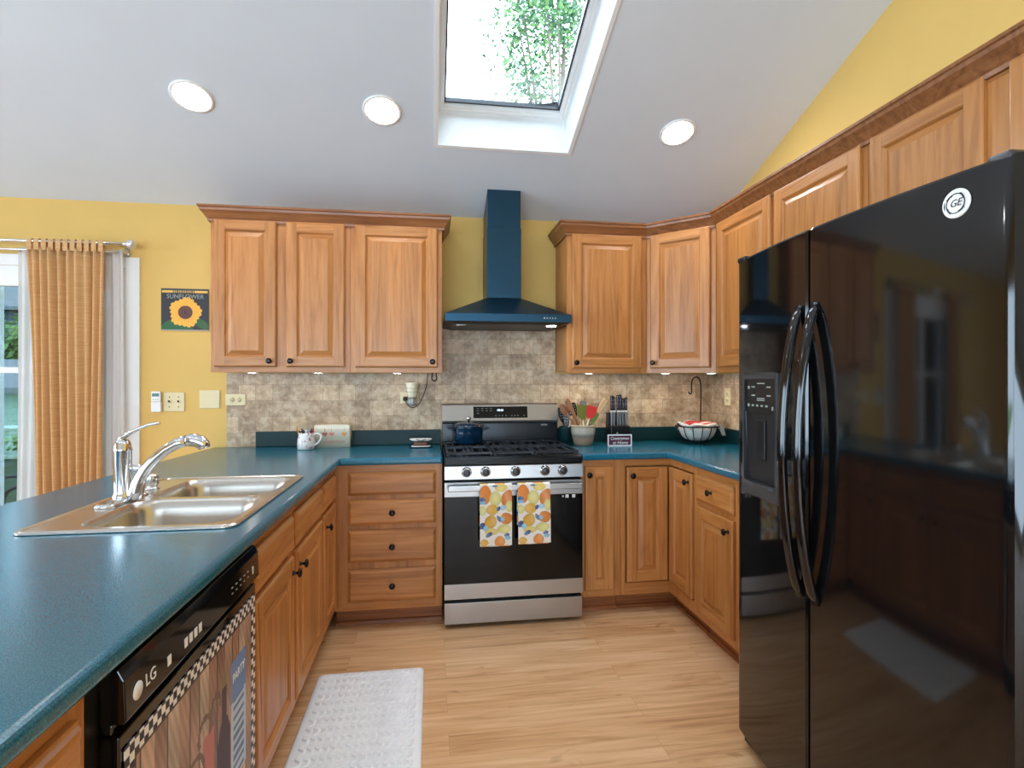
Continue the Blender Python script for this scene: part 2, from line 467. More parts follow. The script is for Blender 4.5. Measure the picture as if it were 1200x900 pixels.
# sliding glass door in the back wall
dr = bpy.data.objects.new('door_1', None); COL.objects.link(dr); dr['kind'] = 'structure'; dr['label'] = 'white sliding glass patio door'; dr['category'] = 'door'
dr.location = (0, 0, 0)
b = MB(); cw = .079
b.box(DX1, DX1 + cw, -.018, 0, 0, DZ + .065); b.box(DX0 - cw, DX0, -.018, 0, 0, DZ + .065); b.box(DX0, DX1, -.018, 0, DZ, DZ + .065)
b.build('door_casing', 'white', dr, bevel=.003)
b = MB(); mid = (DX0 + DX1) / 2
b.box(DX0, DX0 + .03, 0, .15, 0, DZ); b.box(DX1 - .03, DX1, 0, .15, 0, DZ); b.box(DX0 + .03, DX1 - .03, 0, .15, DZ - .03, DZ); b.box(DX0 + .03, DX1 - .03, 0, .15, 0, .03)
b.build('door_frame', 'white', dr, bevel=.002)
for x0, x1, y in ((DX0 + .03, mid + .04, .085), (mid - .04, DX1 - .03, .035)):
    b = MB(); s_ = .075
    b.box(x0, x0 + s_, y, y + .04, .03, DZ - .03); b.box(x1 - s_, x1, y, y + .04, .03, DZ - .03)
    b.box(x0 + s_, x1 - s_, y, y + .04, DZ - .11, DZ - .03); b.box(x0 + s_, x1 - s_, y, y + .04, .03, .16)
    b.box(x0 + s_, x1 - s_, y + .012, y + .028, 1.37, 1.405)
    p = b.build('door_panel', 'white', dr, bevel=.002)
    b = MB(); b.box(x0 + s_, x1 - s_, y + .018, y + .022, .16, DZ - .11); b.build('pane', 'tinted', p)
b = MB()
b.box(DX0 + .04, DX1 - .04, -.012, .02, DZ - .12, DZ - .02)
b.build('blind_headrail', 'white', dr, bevel=.003)
# unseen windows, added large in the left and front walls for fill daylight
def plain_window(name, axis, a0, a1, z0, z1, pos, label):
    w = bpy.data.objects.new(name, None); COL.objects.link(w); w['kind'] = 'structure'; w['label'] = label; w['category'] = 'window'
    b = MB(); t = .06
    def bx(u0, u1, d0, d1, z0, z1): b.box(*((d0, d1, u0, u1) if axis == 'x' else (u0, u1, d0, d1)), z0, z1)
    n = 3; st = (a1 - a0) / n
    for k in range(n + 1): bx(max(a0, a0 + k * st - t / 2), min(a1, a0 + k * st + t / 2), pos, pos + .08, z0, z1)
    bx(a0, a1, pos + .001, pos + .079, z0, z0 + t); bx(a0, a1, pos + .001, pos + .079, z1 - t, z1)
    b.build('window_frame', 'white', w)
    b = MB(); bx(a0, a1, pos + .04, pos + .044, z0 + t, z1 - t); b.build('pane', 'glass', w)
plain_window('added_window_2', 'x', LW[0][0], LW[0][1], .2, 2.4, RX0 - .09, 'unseen white window added in the left wall for daylight')
plain_window('added_window_3', 'x', LW[1][0], LW[1][1], .2, 2.4, RX0 - .09, 'unseen far white window added in the left wall for daylight')
plain_window('added_window_4', 'y', FW[0][0], FW[0][1], .2, 2.2, BACK - .09, 'unseen white window added behind the camera for fill daylight')
plain_window('added_window_5', 'y', FW[1][0], FW[1][1], .2, 2.2, BACK - .09, 'second unseen white window added behind the camera for fill daylight')
def portal(name, loc, rot, sx, sy):
    L = bpy.data.lights.new(name, 'AREA'); L.shape = 'RECTANGLE'; L.size = sx; L.size_y = sy; L.cycles.is_portal = True
    o = bpy.data.objects.new(name, L); COL.objects.link(o); o.location = loc; o.rotation_euler = rot
portal('daylight_portal', (RX0 - .15, -2.7, 1.3), (0, -PI / 2, 0), 2.2, 3.6)
portal('daylight_portal', (RX0 - .15, -6.6, 1.3), (0, -PI / 2, 0), 2.2, 3.6)
portal('daylight_portal', (-4.4, BACK - .15, 1.2), (PI / 2, 0, 0), 1.8, 2.0)
portal('daylight_portal', (-.95, BACK - .15, 1.2), (PI / 2, 0, 0), 4.9, 2.0)
portal('daylight_portal', ((DX0 + DX1) / 2, .2, 1), (-PI / 2, 0, 0), 1.6, 2.0)
nrm = Vector((0, math.sin(slope), math.cos(slope)))
pc = Vector(((SKX0 + SKX1) / 2, (SKY0 + SKY1) / 2, ceil_z((SKY0 + SKY1) / 2))) + nrm * (dep + .1)
portal('daylight_portal', pc, (-slope, 0, 0), sw, sl_)

# tile splashback and baseboards
def splash(name, x0, x1, z0, z1, loc, rz, label):
    b = MB(); b.box(x0, x1, -.008, 0, z0, z1)
    o = struct(name, b, 'tile', label); o.location = loc; o.rotation_euler = (0, 0, rz); o['category'] = 'backsplash'
splash('trim_1', -1.316, 0.0, .914, 1.372, (0, 0, 0), 0, 'tumbled stone tile backsplash left of the range')
splash('trim_2', 0.0, .762, .0, 1.70, (0, 0, 0), 0, 'tumbled stone tile backsplash behind the range and hood')
splash('trim_3', .762, XW, .914, 1.372, (0, 0, 0), 0, 'tumbled stone tile backsplash right of the range')
splash('trim_4', .008, 1.80, .914, 1.372, (XW, 0, 0), -PI / 2, 'tumbled stone tile backsplash on the right wall')
b = MB(); b.box(RX0, DX0 - cw, -.014, 0, 0, .09); struct('baseboard_back', b, 'white', 'white baseboard on the back wall', bevel=.003)
b = MB(); b.box(DX1 + cw, -1.20, -.014, 0, 0, .09); struct('baseboard_back.001', b, 'white', 'white baseboard right of the patio door', bevel=.003)
b = MB(); b.box(RX0, RX0 + .014, BACK, -.02, 0, .09); struct('baseboard_left', b, 'white', 'white baseboard on the left wall', bevel=.003)

# ------------------------------------------------------------------ cabinet joinery
def rect(x0, x1, z0, z1, y): return [(x0, y, z0), (x1, y, z0), (x1, y, z1), (x0, y, z1)]
def ringset(b, x0, x1, z0, z1, prof, cap=0):
    ids = [[b.vert(p) for p in rect(x0 + i, x1 - i, z0 + i, z1 - i, y)] for i, y, _ in prof]
    for (a, c, pr) in zip(ids, ids[1:], prof[1:]):
        for k in range(4):
            b.face((a[k], a[(k + 1) % 4], c[(k + 1) % 4], c[k]), pr[2] if pr[2] != 'f' else (1 if k % 2 == 0 else 0))
    b.face(ids[-1], cap); b.face(ids[0][::-1], 0)
def raised_door(x0, x1, z0, z1, th=.02, fw=.058):
    """five-piece raised panel door: slot 0 upright grain, slot 1 lengthwise grain"""
    b = MB(); t = -th
    ringset(b, x0, x1, z0, z1, [(0, 0, 0), (0, t + .007, 'f'), (.003, t + .002, 'f'), (.008, t, 'f')])
    b.f.pop(); b.f.pop() ; b.mi = b.mi[:-2]; b.sm = b.sm[:-2]
    b.face([b.vert(p) for p in rect(x0, x1, z0, z1, 0)][::-1])
    i = .008
    b.box(x0 + i, x0 + fw, t, -.002, z0 + i, z1 - i, 0); b.box(x1 - fw, x1 - i, t, -.002, z0 + i, z1 - i, 0)
    b.box(x0 + fw, x1 - fw, t, -.002, z0 + i, z0 + fw, 1); b.box(x0 + fw, x1 - fw, t, -.002, z1 - fw, z1 - i, 1)
    a0, a1, c0, c1 = x0 + fw, x1 - fw, z0 + fw, z1 - fw
    w = min(.034, (a1 - a0) * .28)
    ringset(b, a0, a1, c0, c1, [(-.001, -.004, 0), (-.001, t + .001, 'f'), (.004, t + .004, 'f'), (.007, t + .011, 'f'), (.011, t + .012, 'f'), (w, t + .003, 'f'), (w + .002, t + .002, 'f')])
    return b
def slab_front(x0, x1, z0, z1, th=.022):
    b = MB(); t = -th
    ringset(b, x0, x1, z0, z1, [(0, 0, 0), (0, t + .011, 0), (.005, t + .009, 0), (.009, t + .003, 0), (.017, t, 0)])
    return b
KN = {}
def knob_mesh():
    b = MB(); b.lathe([(.009, 0), (.0085, -.003), (.005, -.006), (.0048, -.015), (.010, -.018), (.0155, -.021), (.0165, -.025), (.0135, -.029), (.006, -.031)], 18, axis='y')
    return b
def add_knob(parent, x, z, y=-.02):
    if 'k' not in KN:
        KN['k'] = knob_mesh().build('knob', 'bronze', parent, loc=(x, y, z)); return KN['k']
    o = KN['k'].copy(); COL.objects.link(o); o.parent = parent; o.location = (x, y, z); return o
def fronts(root, items, y=0):
    for it in items:
        kind, x0, x1, z0, z1, kn = it
        if kind == 'door': o = raised_door(x0, x1, z0, z1).build('door', ['oak_v', 'oak_h'], root, bevel=.0015)
        else: o = slab_front(x0, x1, z0, z1).build('drawer', 'oak_h', root, bevel=.001)
        if y: o.location.y = y
        if kn: add_knob(o, kn[0], kn[1])
CT = .876
def frame_parts(root, w, z0, z1, opens, ft=.019):
    b = MB(); s = .038
    b.box(0, s, 0, ft, z0, z1, 0); b.box(w - s, w, 0, ft, z0, z1, 0)
    b.box(s, w - s, 0, ft, z0, z0 + s, 1); b.box(s, w - s, 0, ft, z1 - s, z1, 1)
    b.box(s, w - s, .0006, ft, z0 + s, z1 - s, 0)
    b.build('face_frame', ['oak_v', 'oak_h'], root, bevel=.001)
def base_cabinet(label, loc, rz, w, items, depth=.59, kick=True, group=None, name='base_cabinet', hollow=False):
    r = thing(name, label, 'cabinet', loc, rz, group)
    b = MB()
    if hollow:
        for q in ((.001, .018), (w - .018, w - .001)): b.box(q[0], q[1], .019, depth, .102, CT - .002)
        b.box(.018, w - .018, .019, depth, .102, .12); b.box(.018, w - .018, depth - .008, depth, .12, CT - .002)
    else: b.box(0.001, w - .001, .019, depth, .102, CT - .002)
    b.build('carcass', 'oak_v', r)
    frame_parts(r, w, .102, CT - .001, items)
    if kick:
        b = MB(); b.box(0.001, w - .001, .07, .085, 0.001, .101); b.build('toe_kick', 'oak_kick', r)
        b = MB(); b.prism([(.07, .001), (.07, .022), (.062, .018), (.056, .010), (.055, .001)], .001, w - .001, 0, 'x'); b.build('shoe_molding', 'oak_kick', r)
    fronts(r, items)
    return r
def wall_cabinet(label, loc, rz, w, z0, z1, items, depth=.3, group=None):
    r = thing('wall_cabinet', label, 'cabinet', loc, rz, group)
    h = z1 - z0
    b = MB(); b.box(0.001, w - .001, .019, depth, .012, h); b.build('carcass', 'oak_v', r)
    frame_parts(r, w, 0, h, items)
    fronts(r, [(k, a, c, d - z0, e - z0, (kn[0], kn[1] - z0) if kn else None) for k, a, c, d, e, kn in items])
    return r

PX = -.572      # face of the peninsula cabinets
# back run, left of the range: four drawers
base_cabinet('oak base cabinet with four stacked drawers left of the range', (PX, -.61, 0), 0, -PX - .006, [
    ('drawer', .072, .532, .715, .837, None), ('drawer', .072, .532, .558, .690, (.302, .624)),
    ('drawer', .072, .532, .358, .531, (.302, .444)), ('drawer', .072, .532, .150, .322, (.302, .236))], name='drawer_cabinet')
# peninsula, facing right (local x runs toward the back wall)
base_cabinet('narrow oak peninsula cabinet in the inside corner, one drawer over one door', (PX, -.985, 0), PI / 2, .373, [
    ('drawer', .02, .325, .71, .835, None), ('door', .02, .325, .14, .69, (.047, .635))])
base_cabinet('wide oak cabinet under the sink with two doors and false drawer fronts', (PX, -1.985, 0), PI / 2, 1.0, [
    ('drawer', .03, .455, .71, .835, None), ('drawer', .505, .97, .71, .835, None),
    ('door', .03, .455, .14, .69, (.428, .635)), ('door', .505, .97, .14, .69, (.532, .635))], name='sink_cabinet', hollow=True)
base_cabinet('oak base cabinet at the near end of the peninsula beyond the dishwasher', (PX, -3.30, 0), PI / 2, .60, [
    ('drawer', .03, .57, .71, .835, (.30, .77)), ('door', .03, .295, .14, .69, (.265, .63)), ('door', .305, .57, .14, .69, (.335, .63))])
b = MB(); b.box(-1.205, -1.187, -3.30, -.02, 0.001, CT - .002)
tag(b.build('peninsula_back_panel', 'oak_v'), 'oak panel closing the dining side of the peninsula', 'panel')
# right of the range
base_cabinet('slim oak cabinet with one tall door just right of the range', (.768, -.61, 0), 0, .232, [
    ('door', .022, .192, .14, .84, (.042, .795))])
# lazy-susan corner: L-shaped, two inset doors meeting in the inside corner
r = thing('corner_cabinet', 'oak inside-corner base cabinet with a folding pair of inset doors', 'cabinet', (1.0, -.61, 0), 0)
b = MB(); b.prism([(.002, .03), (.33, .03), (.33, -.323), (.88, -.323), (.88, .59), (.002, .59)], .102, CT - .002); b.build('carcass', 'oak_v', r)
b = MB()
b.box(.001, .03, 0, .03, .102, CT - .001, 0); b.box(.03, .30, 0, .03, .102, .168, 1); b.box(.03, .30, 0, .03, .838, CT - .001, 1)
b.box(.30, .33, -.323, -.295, .102, CT - .001, 0); b.box(.30, .33, -.295, .03, .102, .168, 0); b.box(.30, .33, -.295, .03, .838, CT - .001, 0)
b.build('face_frame', ['oak_v', 'oak_h'], r, bevel=.001)
d = raised_door(.037, .283, .175, .831).build('door', ['oak_v', 'oak_h'], r, bevel=.0015); d.location.y = .003
add_knob(d, .065, .785)
d = raised_door(.02, .29, .175, .831).build('door', ['oak_v', 'oak_h'], r, bevel=.0015); d.location = (.303, 0, 0); d.rotation_euler = (0, 0, -PI / 2)
add_knob(d, .262, .785)
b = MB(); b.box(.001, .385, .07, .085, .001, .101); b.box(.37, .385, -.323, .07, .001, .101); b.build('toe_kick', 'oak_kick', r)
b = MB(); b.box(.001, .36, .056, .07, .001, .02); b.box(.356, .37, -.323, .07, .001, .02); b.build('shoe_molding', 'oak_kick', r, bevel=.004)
base_cabinet('oak base cabinet on the right wall with drawer over door beside the refrigerator', (1.30, -.935, 0), -PI / 2, .40, [
    ('drawer', .02, .365, .71, .84, (.185, .778)), ('door', .02, .365, .145, .685, (.335, .63))])
base_cabinet('oak base cabinet half hidden behind the refrigerator', (1.30, -1.337, 0), -PI / 2, .37, [
    ('drawer', .03, .34, .71, .84, (.185, .778)), ('door', .03, .34, .145, .685, (.31, .63))])

# wall cabinets
UZ0, UZ1 = 1.372, 2.25
wall_cabinet('left oak wall cabinet with two narrow doors beside the sunflower calendar', (-1.296, -.305, UZ0), 0, .763, UZ0, UZ1, [
    ('door', .020, .355, 1.402, 2.235, (.322, 1.436)), ('door', .409, .733, 1.402, 2.235, (.437, 1.436))])
wall_cabinet('oak wall cabinet with one wide door left of the range hood', (-.532, -.305, UZ0), 0, .530, UZ0, UZ1, [
    ('door', .026, .504, 1.402, 2.235, (.474, 1.436))])
wall_cabinet('oak wall cabinet with one wide door right of the range hood', (.764, -.305, UZ0), 0, .516, UZ0, UZ1, [
    ('door', .032, .483, 1.402, 2.235, (.055, 1.436))])
r = thing('wall_cabinet', 'angled oak wall cabinet across the back right corner', 'cabinet', (1.282, -.305, UZ0), -PI / 4)
b = MB(); cs = math.sqrt(.5)
def loc45(x, y): x -= 1.282; y += .305; return (x * cs - y * cs, x * cs + y * cs)
poly = [loc45(1.283, -.29), loc45(1.295, -.302), loc45(1.589, -.596), loc45(1.60, -.608), loc45(1.888, -.608), loc45(1.888, -.004), loc45(1.283, -.004)]
b.prism(poly, .012, UZ1 - UZ0); b.build('carcass', 'oak_v', r)
frame_parts(r, .431, 0, UZ1 - UZ0, None, .012)
fronts(r, [('door', .032, .40, .03, .863, (.058, .064))])
wall_cabinet('oak wall cabinet on the right wall with two tall doors, partly behind the refrigerator', (1.587, -.612, UZ0), -PI / 2, 1.118, UZ0, UZ1, [
    ('door', .03, .532, 1.402, 2.235, (.505, 1.436)), ('door', .566, 1.096, 1.402, 2.235, (.594, 1.436))])
wall_cabinet('short oak wall cabinet above the refrigerator', (1.587, -1.732, 1.83), -PI / 2, 1.05, 1.83, UZ1, [
    ('door', .026, .451, 1.855, 2.235, (.42, 1.885)), ('door', .525, 1.02, 1.855, 2.235, (.555, 1.885))])
# crown moldings
def crown(path, label):
    prof = [(0, 2.222), (.010, 2.222), (.012, 2.236), (.018, 2.243), (.030, 2.262), (.043, 2.277), (.046, 2.290), (.052, 2.294), (.052, 2.305), (0, 2.305)]
    P = [Vector(p) for p in path]; n = len(P); rings = []
    for i in range(n):
        def nor(a, b_): d = (b_ - a).normalized(); return Vector((d.y, -d.x))
        if i == 0: m = nor(P[0], P[1])
        elif i == n - 1: m = nor(P[-2], P[-1])
        else:
            a, c = nor(P[i - 1], P[i]), nor(P[i], P[i + 1]); m = (a + c); m /= m.dot(a)
        rings.append([(P[i].x + m.x * o, P[i].y + m.y * o, z) for o, z in prof])
    b = MB(); b.loops(rings, 0, False, True, True)
    o = b.build('crown_molding', 'oak_dark'); tag(o, label, 'molding'); return o
crown([(-1.298, -.004), (-1.298, -.307), (0.0, -.307), (0.0, -.004)], 'dark oak crown molding on the cabinets left of the hood')
crown([(.762, -.004), (.762, -.307), (1.2815, -.307), (1.585, -.6105), (1.585, -2.78)], 'dark oak crown molding running around the cabinets right of the hood')

# ------------------------------------------------------------------ worktops
def slab(outline, holes, z0, z1):
    bm = bmesh.new(); allv = []
    def ring(pts):
        vs = [bm.verts.new((x, y, z1)) for x, y in pts]
        for i in range(len(vs)): bm.edges.new((vs[i], vs[(i + 1) % len(vs)]))
    ring(outline)
    for h in holes: ring(h)
    bmesh.ops.triangle_fill(bm, use_beauty=True, use_dissolve=False, edges=bm.edges[:])
    bm.verts.ensure_lookup_table()
    b = MB()
    idx = {v: i for i, v in enumerate(bm.verts)}
    n = len(bm.verts)
    for v in bm.verts: b.vert(v.co)
    for v in bm.verts: b.vert((v.co.x, v.co.y, z0))
    for f in bm.faces:
        ii = [idx[v] for v in f.verts]
        b.face(ii); b.face([k + n for k in ii[::-1]])
    for e in bm.edges:
        if len(e.link_faces) == 1:
            i, j = idx[e.verts[0]], idx[e.verts[1]]; b.face((i, j, j + n, i + n))
    bm.free(); return b
def rrect(x0, x1, y0, y1, r, n=6):
    P = []
    for cx, cy, a in ((x1 - r, y1 - r, 0), (x0 + r, y1 - r, PI / 2), (x0 + r, y0 + r, PI), (x1 - r, y0 + r, 1.5 * PI)):
        for k in range(n + 1): t = a + PI / 2 * k / n; P.append((cx + r * math.cos(t), cy + r * math.sin(t)))
    return P
SX0, SX1, SY0, SY1 = -1.157, -.598, -2.0, -1.162
CE = -.537
ct = thing('countertop', 'teal laminate countertop of the peninsula, with the sink let into it', 'countertop', (0, 0, 0))
b = slab([(-1.40, -.004), (-.004, -.004), (-.004, -.642), (CE, -.642), (CE, -3.34), (-1.46, -3.34), (-1.46, -1.5), (-1.435, -.7)],
         [rrect(SX0 + .03, SX1 - .022, SY0 + .022, SY1 - .022, .05)], CT, .914)
b.build('worktop', 'laminate', ct, bevel=.013, seg=4)
b = MB(); b.box(-1.141, -.006, -.030, -.009, .9145, 1.008); b.build('backsplash_curb', 'curb', ct, bevel=.003)
cr = thing('countertop', 'teal laminate countertop in the back right corner, from range to refrigerator', 'countertop', (0, 0, 0))
b = slab([(.767, -.004), (XW - .004, -.004), (XW - .004, -1.715), (1.277, -1.715), (1.277, -.642), (.767, -.642)], [], CT, .914)
b.build('worktop', 'laminate', cr, bevel=.013, seg=4)
b = MB(); b.box(.77, XW - .01, -.030, -.009, .9145, 1.008); b.box(XW - .030, XW - .009, -1.712, -.032, .9145, 1.008); b.build('backsplash_curb', 'curb', cr, bevel=.003)

# ------------------------------------------------------------------ sink and faucet
sink = thing('sink', 'double bowl stainless steel drop-in sink in the peninsula', 'sink', ((SX0 + SX1) / 2, (SY0 + SY1) / 2, .914))
ox, oy = (SX0 + SX1) / 2, (SY0 + SY1) / 2
def L(p): return [(x - ox, y - oy) for x, y in p]
bowls = [(-1.035, -.632, -1.955, -1.598), (-1.035, -.632, -1.565, -1.207)]
b = slab(L(rrect(SX0, SX1, SY0, SY1, .035)), [L(rrect(*q, .07)) for q in bowls], .001, .006)
b.build('sink_rim', 'sinksteel', sink, bevel=.003)
b = MB()
rim = [[(x, y, z) for x, y in L(rrect(SX0 + i, SX1 - i, SY0 + i, SY1 - i, .035 - i * .3))] for i, z in ((.003, .006), (.006, .0095), (.010, .010), (.014, .0095), (.018, .006))]
b.loops(rim, 0, True); b.build('rolled_edge', 'sinksteel', sink)
for q in bowls:
    b = MB(); prof = [(0, .006), (.003, .003), (.008, -.006), (.014, -.03), (.022, -.14), (.03, -.162), (.048, -.175), (.08, -.180), (.17, -.183)]
    rr = []
    for i, z in prof:
        rr.append([(x, y, z) for x, y in L(rrect(q[0] + i, q[1] - i, q[2] + i, q[3] - i, max(.07 - i * .15, .004)))])
    b.loops(rr, 0, True, False, True)
    o = b.build('bowl', 'sinksteel', sink)
    cx, cy = (q[0] + q[1]) / 2 - ox, (q[2] + q[3]) / 2 - oy
    b = MB(); b.lathe([(.045, -.1822), (.045, -.180), (.038, -.179), (.030, -.1815), (.004, -.182)], 24, (cx, cy, 0)); b.build('drain', 'chrome', o)
# faucet
fc = thing('faucet', 'chrome single lever pull-out faucet on the sink deck', 'faucet', (-1.085, -1.60, .9205))
b = MB(); b.loops([[(x, y, z) for x, y in rrect(-.032 + i, .032 - i, -.125 + i, .125 - i, .03 - i)] for i, z in ((0, 0), (0, .004), (.003, .008), (.01, .011), (.022, .012))], 0, True, True, True)
b.build('base_plate', 'chrome', fc)
b = MB(); b.lathe([(.030, .010), (.031, .016), (.027, .022), (.0262, .03), (.0262, .165), (.0275, .168), (.0275, .172), (.026, .176), (.024, .190), (.018, .202), (.008, .206)], 28); b.build('body', 'chrome', fc)
b = MB(); b.tube([(-.012, 0, .195), (.0, 0, .212), (.022, 0, .226), (.05, 0, .240), (.078, 0, .252), (.098, 0, .256), (.115, 0, .257)], [.012, .014, .0115, .0095, .0085, .0085, .006], 14, flat=.65)
b.build('lever', 'chrome', fc)
pts = [(.04, 0, .005), (.042, 0, .03), (.048, 0, .055), (.060, 0, .080), (.082, 0, .110), (.112, 0, .140), (.150, 0, .168), (.190, 0, .188), (.225, 0, .198)]
pts = [(.04 + (x - .04) * .86, y, z) for x, y, z in pts]
b = MB(); b.tube(pts, [.0235, .0232, .022, .0195, .018, .0175, .0178, .0185, .0195], 18); b.build('spout', 'chrome', fc)
b = MB(); b.tube([(.04 + (x - .04) * .86, 0, z) for x, z in ((.226, .1982), (.232, .199), (.255, .1985), (.275, .192), (.288, .181), (.292, .170))], [.0195, .0215, .0225, .0225, .021, .017], 18); b.build('spray_head', 'chrome', fc)
b = MB(); b.tube([(.018, 0, .112), (.03, 0, .108), (.045, 0, .106), (.062, 0, .112)], [.006, .012, .012, .008], 12); b.build('spout_bridge', 'chrome', fc)
b = MB(); b.lathe([(.024, 0), (.024, .003), (.019, .006), (.017, .012), (.0215, .016), (.0215, .046), (.0195, .052), (.012, .055), (.004, .0555)], 24)
ag = thing('air_gap', 'small chrome air gap cap beside the faucet', 'sink fitting', (-1.090, -1.395, .9205)); b.build('cap', 'chrome', ag)

# ------------------------------------------------------------------ range
rg = thing('range', 'freestanding stainless gas range between the base cabinets', 'range', (0.003, 0, 0))
RW = .757; FY = -.68
b = MB(); b.box(0, RW, FY + .04, -.02, .045, .902); b.box(.01, RW - .01, FY + .06, -.03, .02, .045); b.build('body', 'blackenamel', rg, bevel=.003)
for x in (.03, RW - .03):
    for y in (FY + .09, -.08): MB().lathe([(.018, 0), (.018, .012), (.012, .02), (.012, .024)], 14, (x, y, 0)).build('foot', 'rubber', rg)
b = MB(); b.box(0, RW, FY, FY + .04, .024, .138); b.build('drawer', 'steel', rg, bevel=.004)
od = MB(); od.box(0, RW, FY, FY + .038, .158, .782)
o = od.build('oven_door', 'blackenamel', rg, bevel=.004)
b = MB(); b.box(0, RW, FY - .006, FY - .0002, .158, .240); b.build('lower_trim', 'steel', o, bevel=.002)
b = MB(); b.box(0, RW, FY - .006, FY - .0002, .704, .782); b.build('upper_trim', 'steel', o, bevel=.002)
b = MB(); b.box(.002, RW - .002, FY - .005, FY - .0002, .241, .703); b.build('door_glass', 'blackglass', o)
b = MB(); hy = FY - .055
b.box(.018, RW - .018, hy - .009, hy + .009, .742, .772)
b.box(.03, .05, hy + .009, FY - .006, .748, .766); b.box(RW - .05, RW - .03, hy + .009, FY - .006, .748, .766); b.build('handle', 'steel', o, bevel=.004, seg=3)
for k, x in enumerate((.645, .668, .705)):
    b = MB(); w = .006 if k == 0 else .009
    if k == 0: b.lathe([(.0001, 0), (.006, 0), (.006, -.0006), (.0001, -.0006)], 12, (x, FY - .005, .692), 'y')
    else: b.box(x - w, x + w, FY - .0058, FY - .005, .683, .701)
    b.build('sticker_mark', 'whiteprint', o)
# sloped control panel
b = MB(); b.prism([(FY + .04, .792), (FY - .012, .796), (FY - .006, .868), (FY + .04, .872)], 0, RW, 0, 'x'); cp = b.build('control_panel', 'steel', rg, bevel=.003)
for x in (.118, .219, .381, .543, .641):
    b = MB(); b.lathe([(.0285, 0), (.0285, -.006), (.0255, -.008), (.0245, -.022), (.022, -.026)], 26, axis='y', mi=0)
    b.lathe([(.0215, -.0255), (.020, -.0275), (.001, -.0278)], 26, axis='y', mi=1); b.box(-.003, .003, -.029, -.0265, -.019, .019, 1)
    b.build('knob', ['chrome', 'darkgrey'], cp, loc=(x, FY - .009, .836))
b = MB(); b.box(0, RW, FY + .002, -.075, .872, .908); b.box(.0, RW, FY + .005, -.075, .908, .914); b.build('cooktop', 'blackenamel', rg, bevel=.006, seg=3)
for x0, x1 in ((.012, .262), (.268, .489), (.495, .745)):
    b = MB(); y0, y1, z = FY + .03, -.10, .938
    for yy in (y0 + .006, y1 - .006): b.box(x0, x1, yy - .006, yy + .006, z - .012, z)
    for xx in (x0 + .006, x1 - .006): b.box(xx - .006, xx + .006, y0, y1, z - .012, z)
    n = 5; cx = (x0 + x1) / 2
    for k in range(1, n): xx = x0 + (x1 - x0) * k / n; b.box(xx - .0045, xx + .0045, y0 + .01, y0 + .20, z - .011, z - .0003); b.box(xx - .0045, xx + .0045, y1 - .20, y1 - .01, z - .011, z - .0003)
    b.box(x0 + .008, x1 - .008, (y0 + y1) / 2 - .035, (y0 + y1) / 2 - .026, z - .011, z - .0003); b.box(x0 + .008, x1 - .008, (y0 + y1) / 2 + .026, (y0 + y1) / 2 + .035, z - .011, z - .0003)
    b.box(cx - .0045, cx + .0045, y0 + .02, y1 - .02, z - .012, z - .0006)
    for xx in (x0 + .008, x1 - .008):
        for yy in (y0 + .008, y1 - .008, (y0 + y1) / 2): b.box(xx - .005, xx + .005, yy - .005, yy + .005, .9145, z - .011)
    b.build('grate', 'castiron', rg, bevel=.002)
for x, y in ((.137, FY + .16), (.137, -.22), (.378, (FY - .07) / 2), (.62, FY + .16), (.62, -.22)):
    MB().lathe([(.052, .914), (.05, .920), (.038, .921), (.037, .927), (.03, .929), (.002, .929)], 24, (x, y, 0)).build('burner', 'castiron', rg)
# backguard
b = MB(); b.prism([(-.075, .914), (-.072, 1.05), (-.012, 1.05), (-.012, .914)], 0, RW, 0, 'x'); b.build('backguard_base', 'blackenamel', rg, bevel=.003)
b = MB(); b.prism([(-.095, 1.052), (-.100, 1.068), (-.074, 1.168), (-.060, 1.176), (-.012, 1.176), (-.012, 1.052)], 0, RW, 0, 'x'); bgp = b.build('backguard', 'steel', rg, bevel=.003)
ang = math.atan2(.026, .10)
def onbg(z): return -.100 + (z - 1.068) * .26
b = MB(); b.prism([(onbg(1.084) - .001, 1.084), (onbg(1.157) - .001, 1.157), (onbg(1.157) + .004, 1.157), (onbg(1.084) + .004, 1.084)], .200, .553, 0, 'x'); dp = b.build('display', 'blackglass', bgp)
text('clock_digits', '10:41', .020, 'display', dp, (.374, onbg(1.133) - .0015, 1.133), (PI / 2 - ang, 0, 0))
for k in range(4):
    for z in (1.145, 1.131, 1.115)[:3 if k == 0 else 2]:
        b = MB(); b.box(.222 + k * .028, .236 + k * .028, onbg(z) - .0018, onbg(z) - .0008, z - .0012, z + .0012); b.build('touch_key', 'greyprint', dp)
for x in (.345, .366, .388, .412, .45, .47, .49, .53):
    b = MB(); b.box(x - .0035, x + .0035, onbg(1.099) - .0018, onbg(1.099) - .0008, 1.097, 1.101); b.build('touch_key', 'greyprint', dp)
text('badge', 'AirFry', .016, 'whiteprint', rg, (.665, -.076, 1.036), shear=.3)

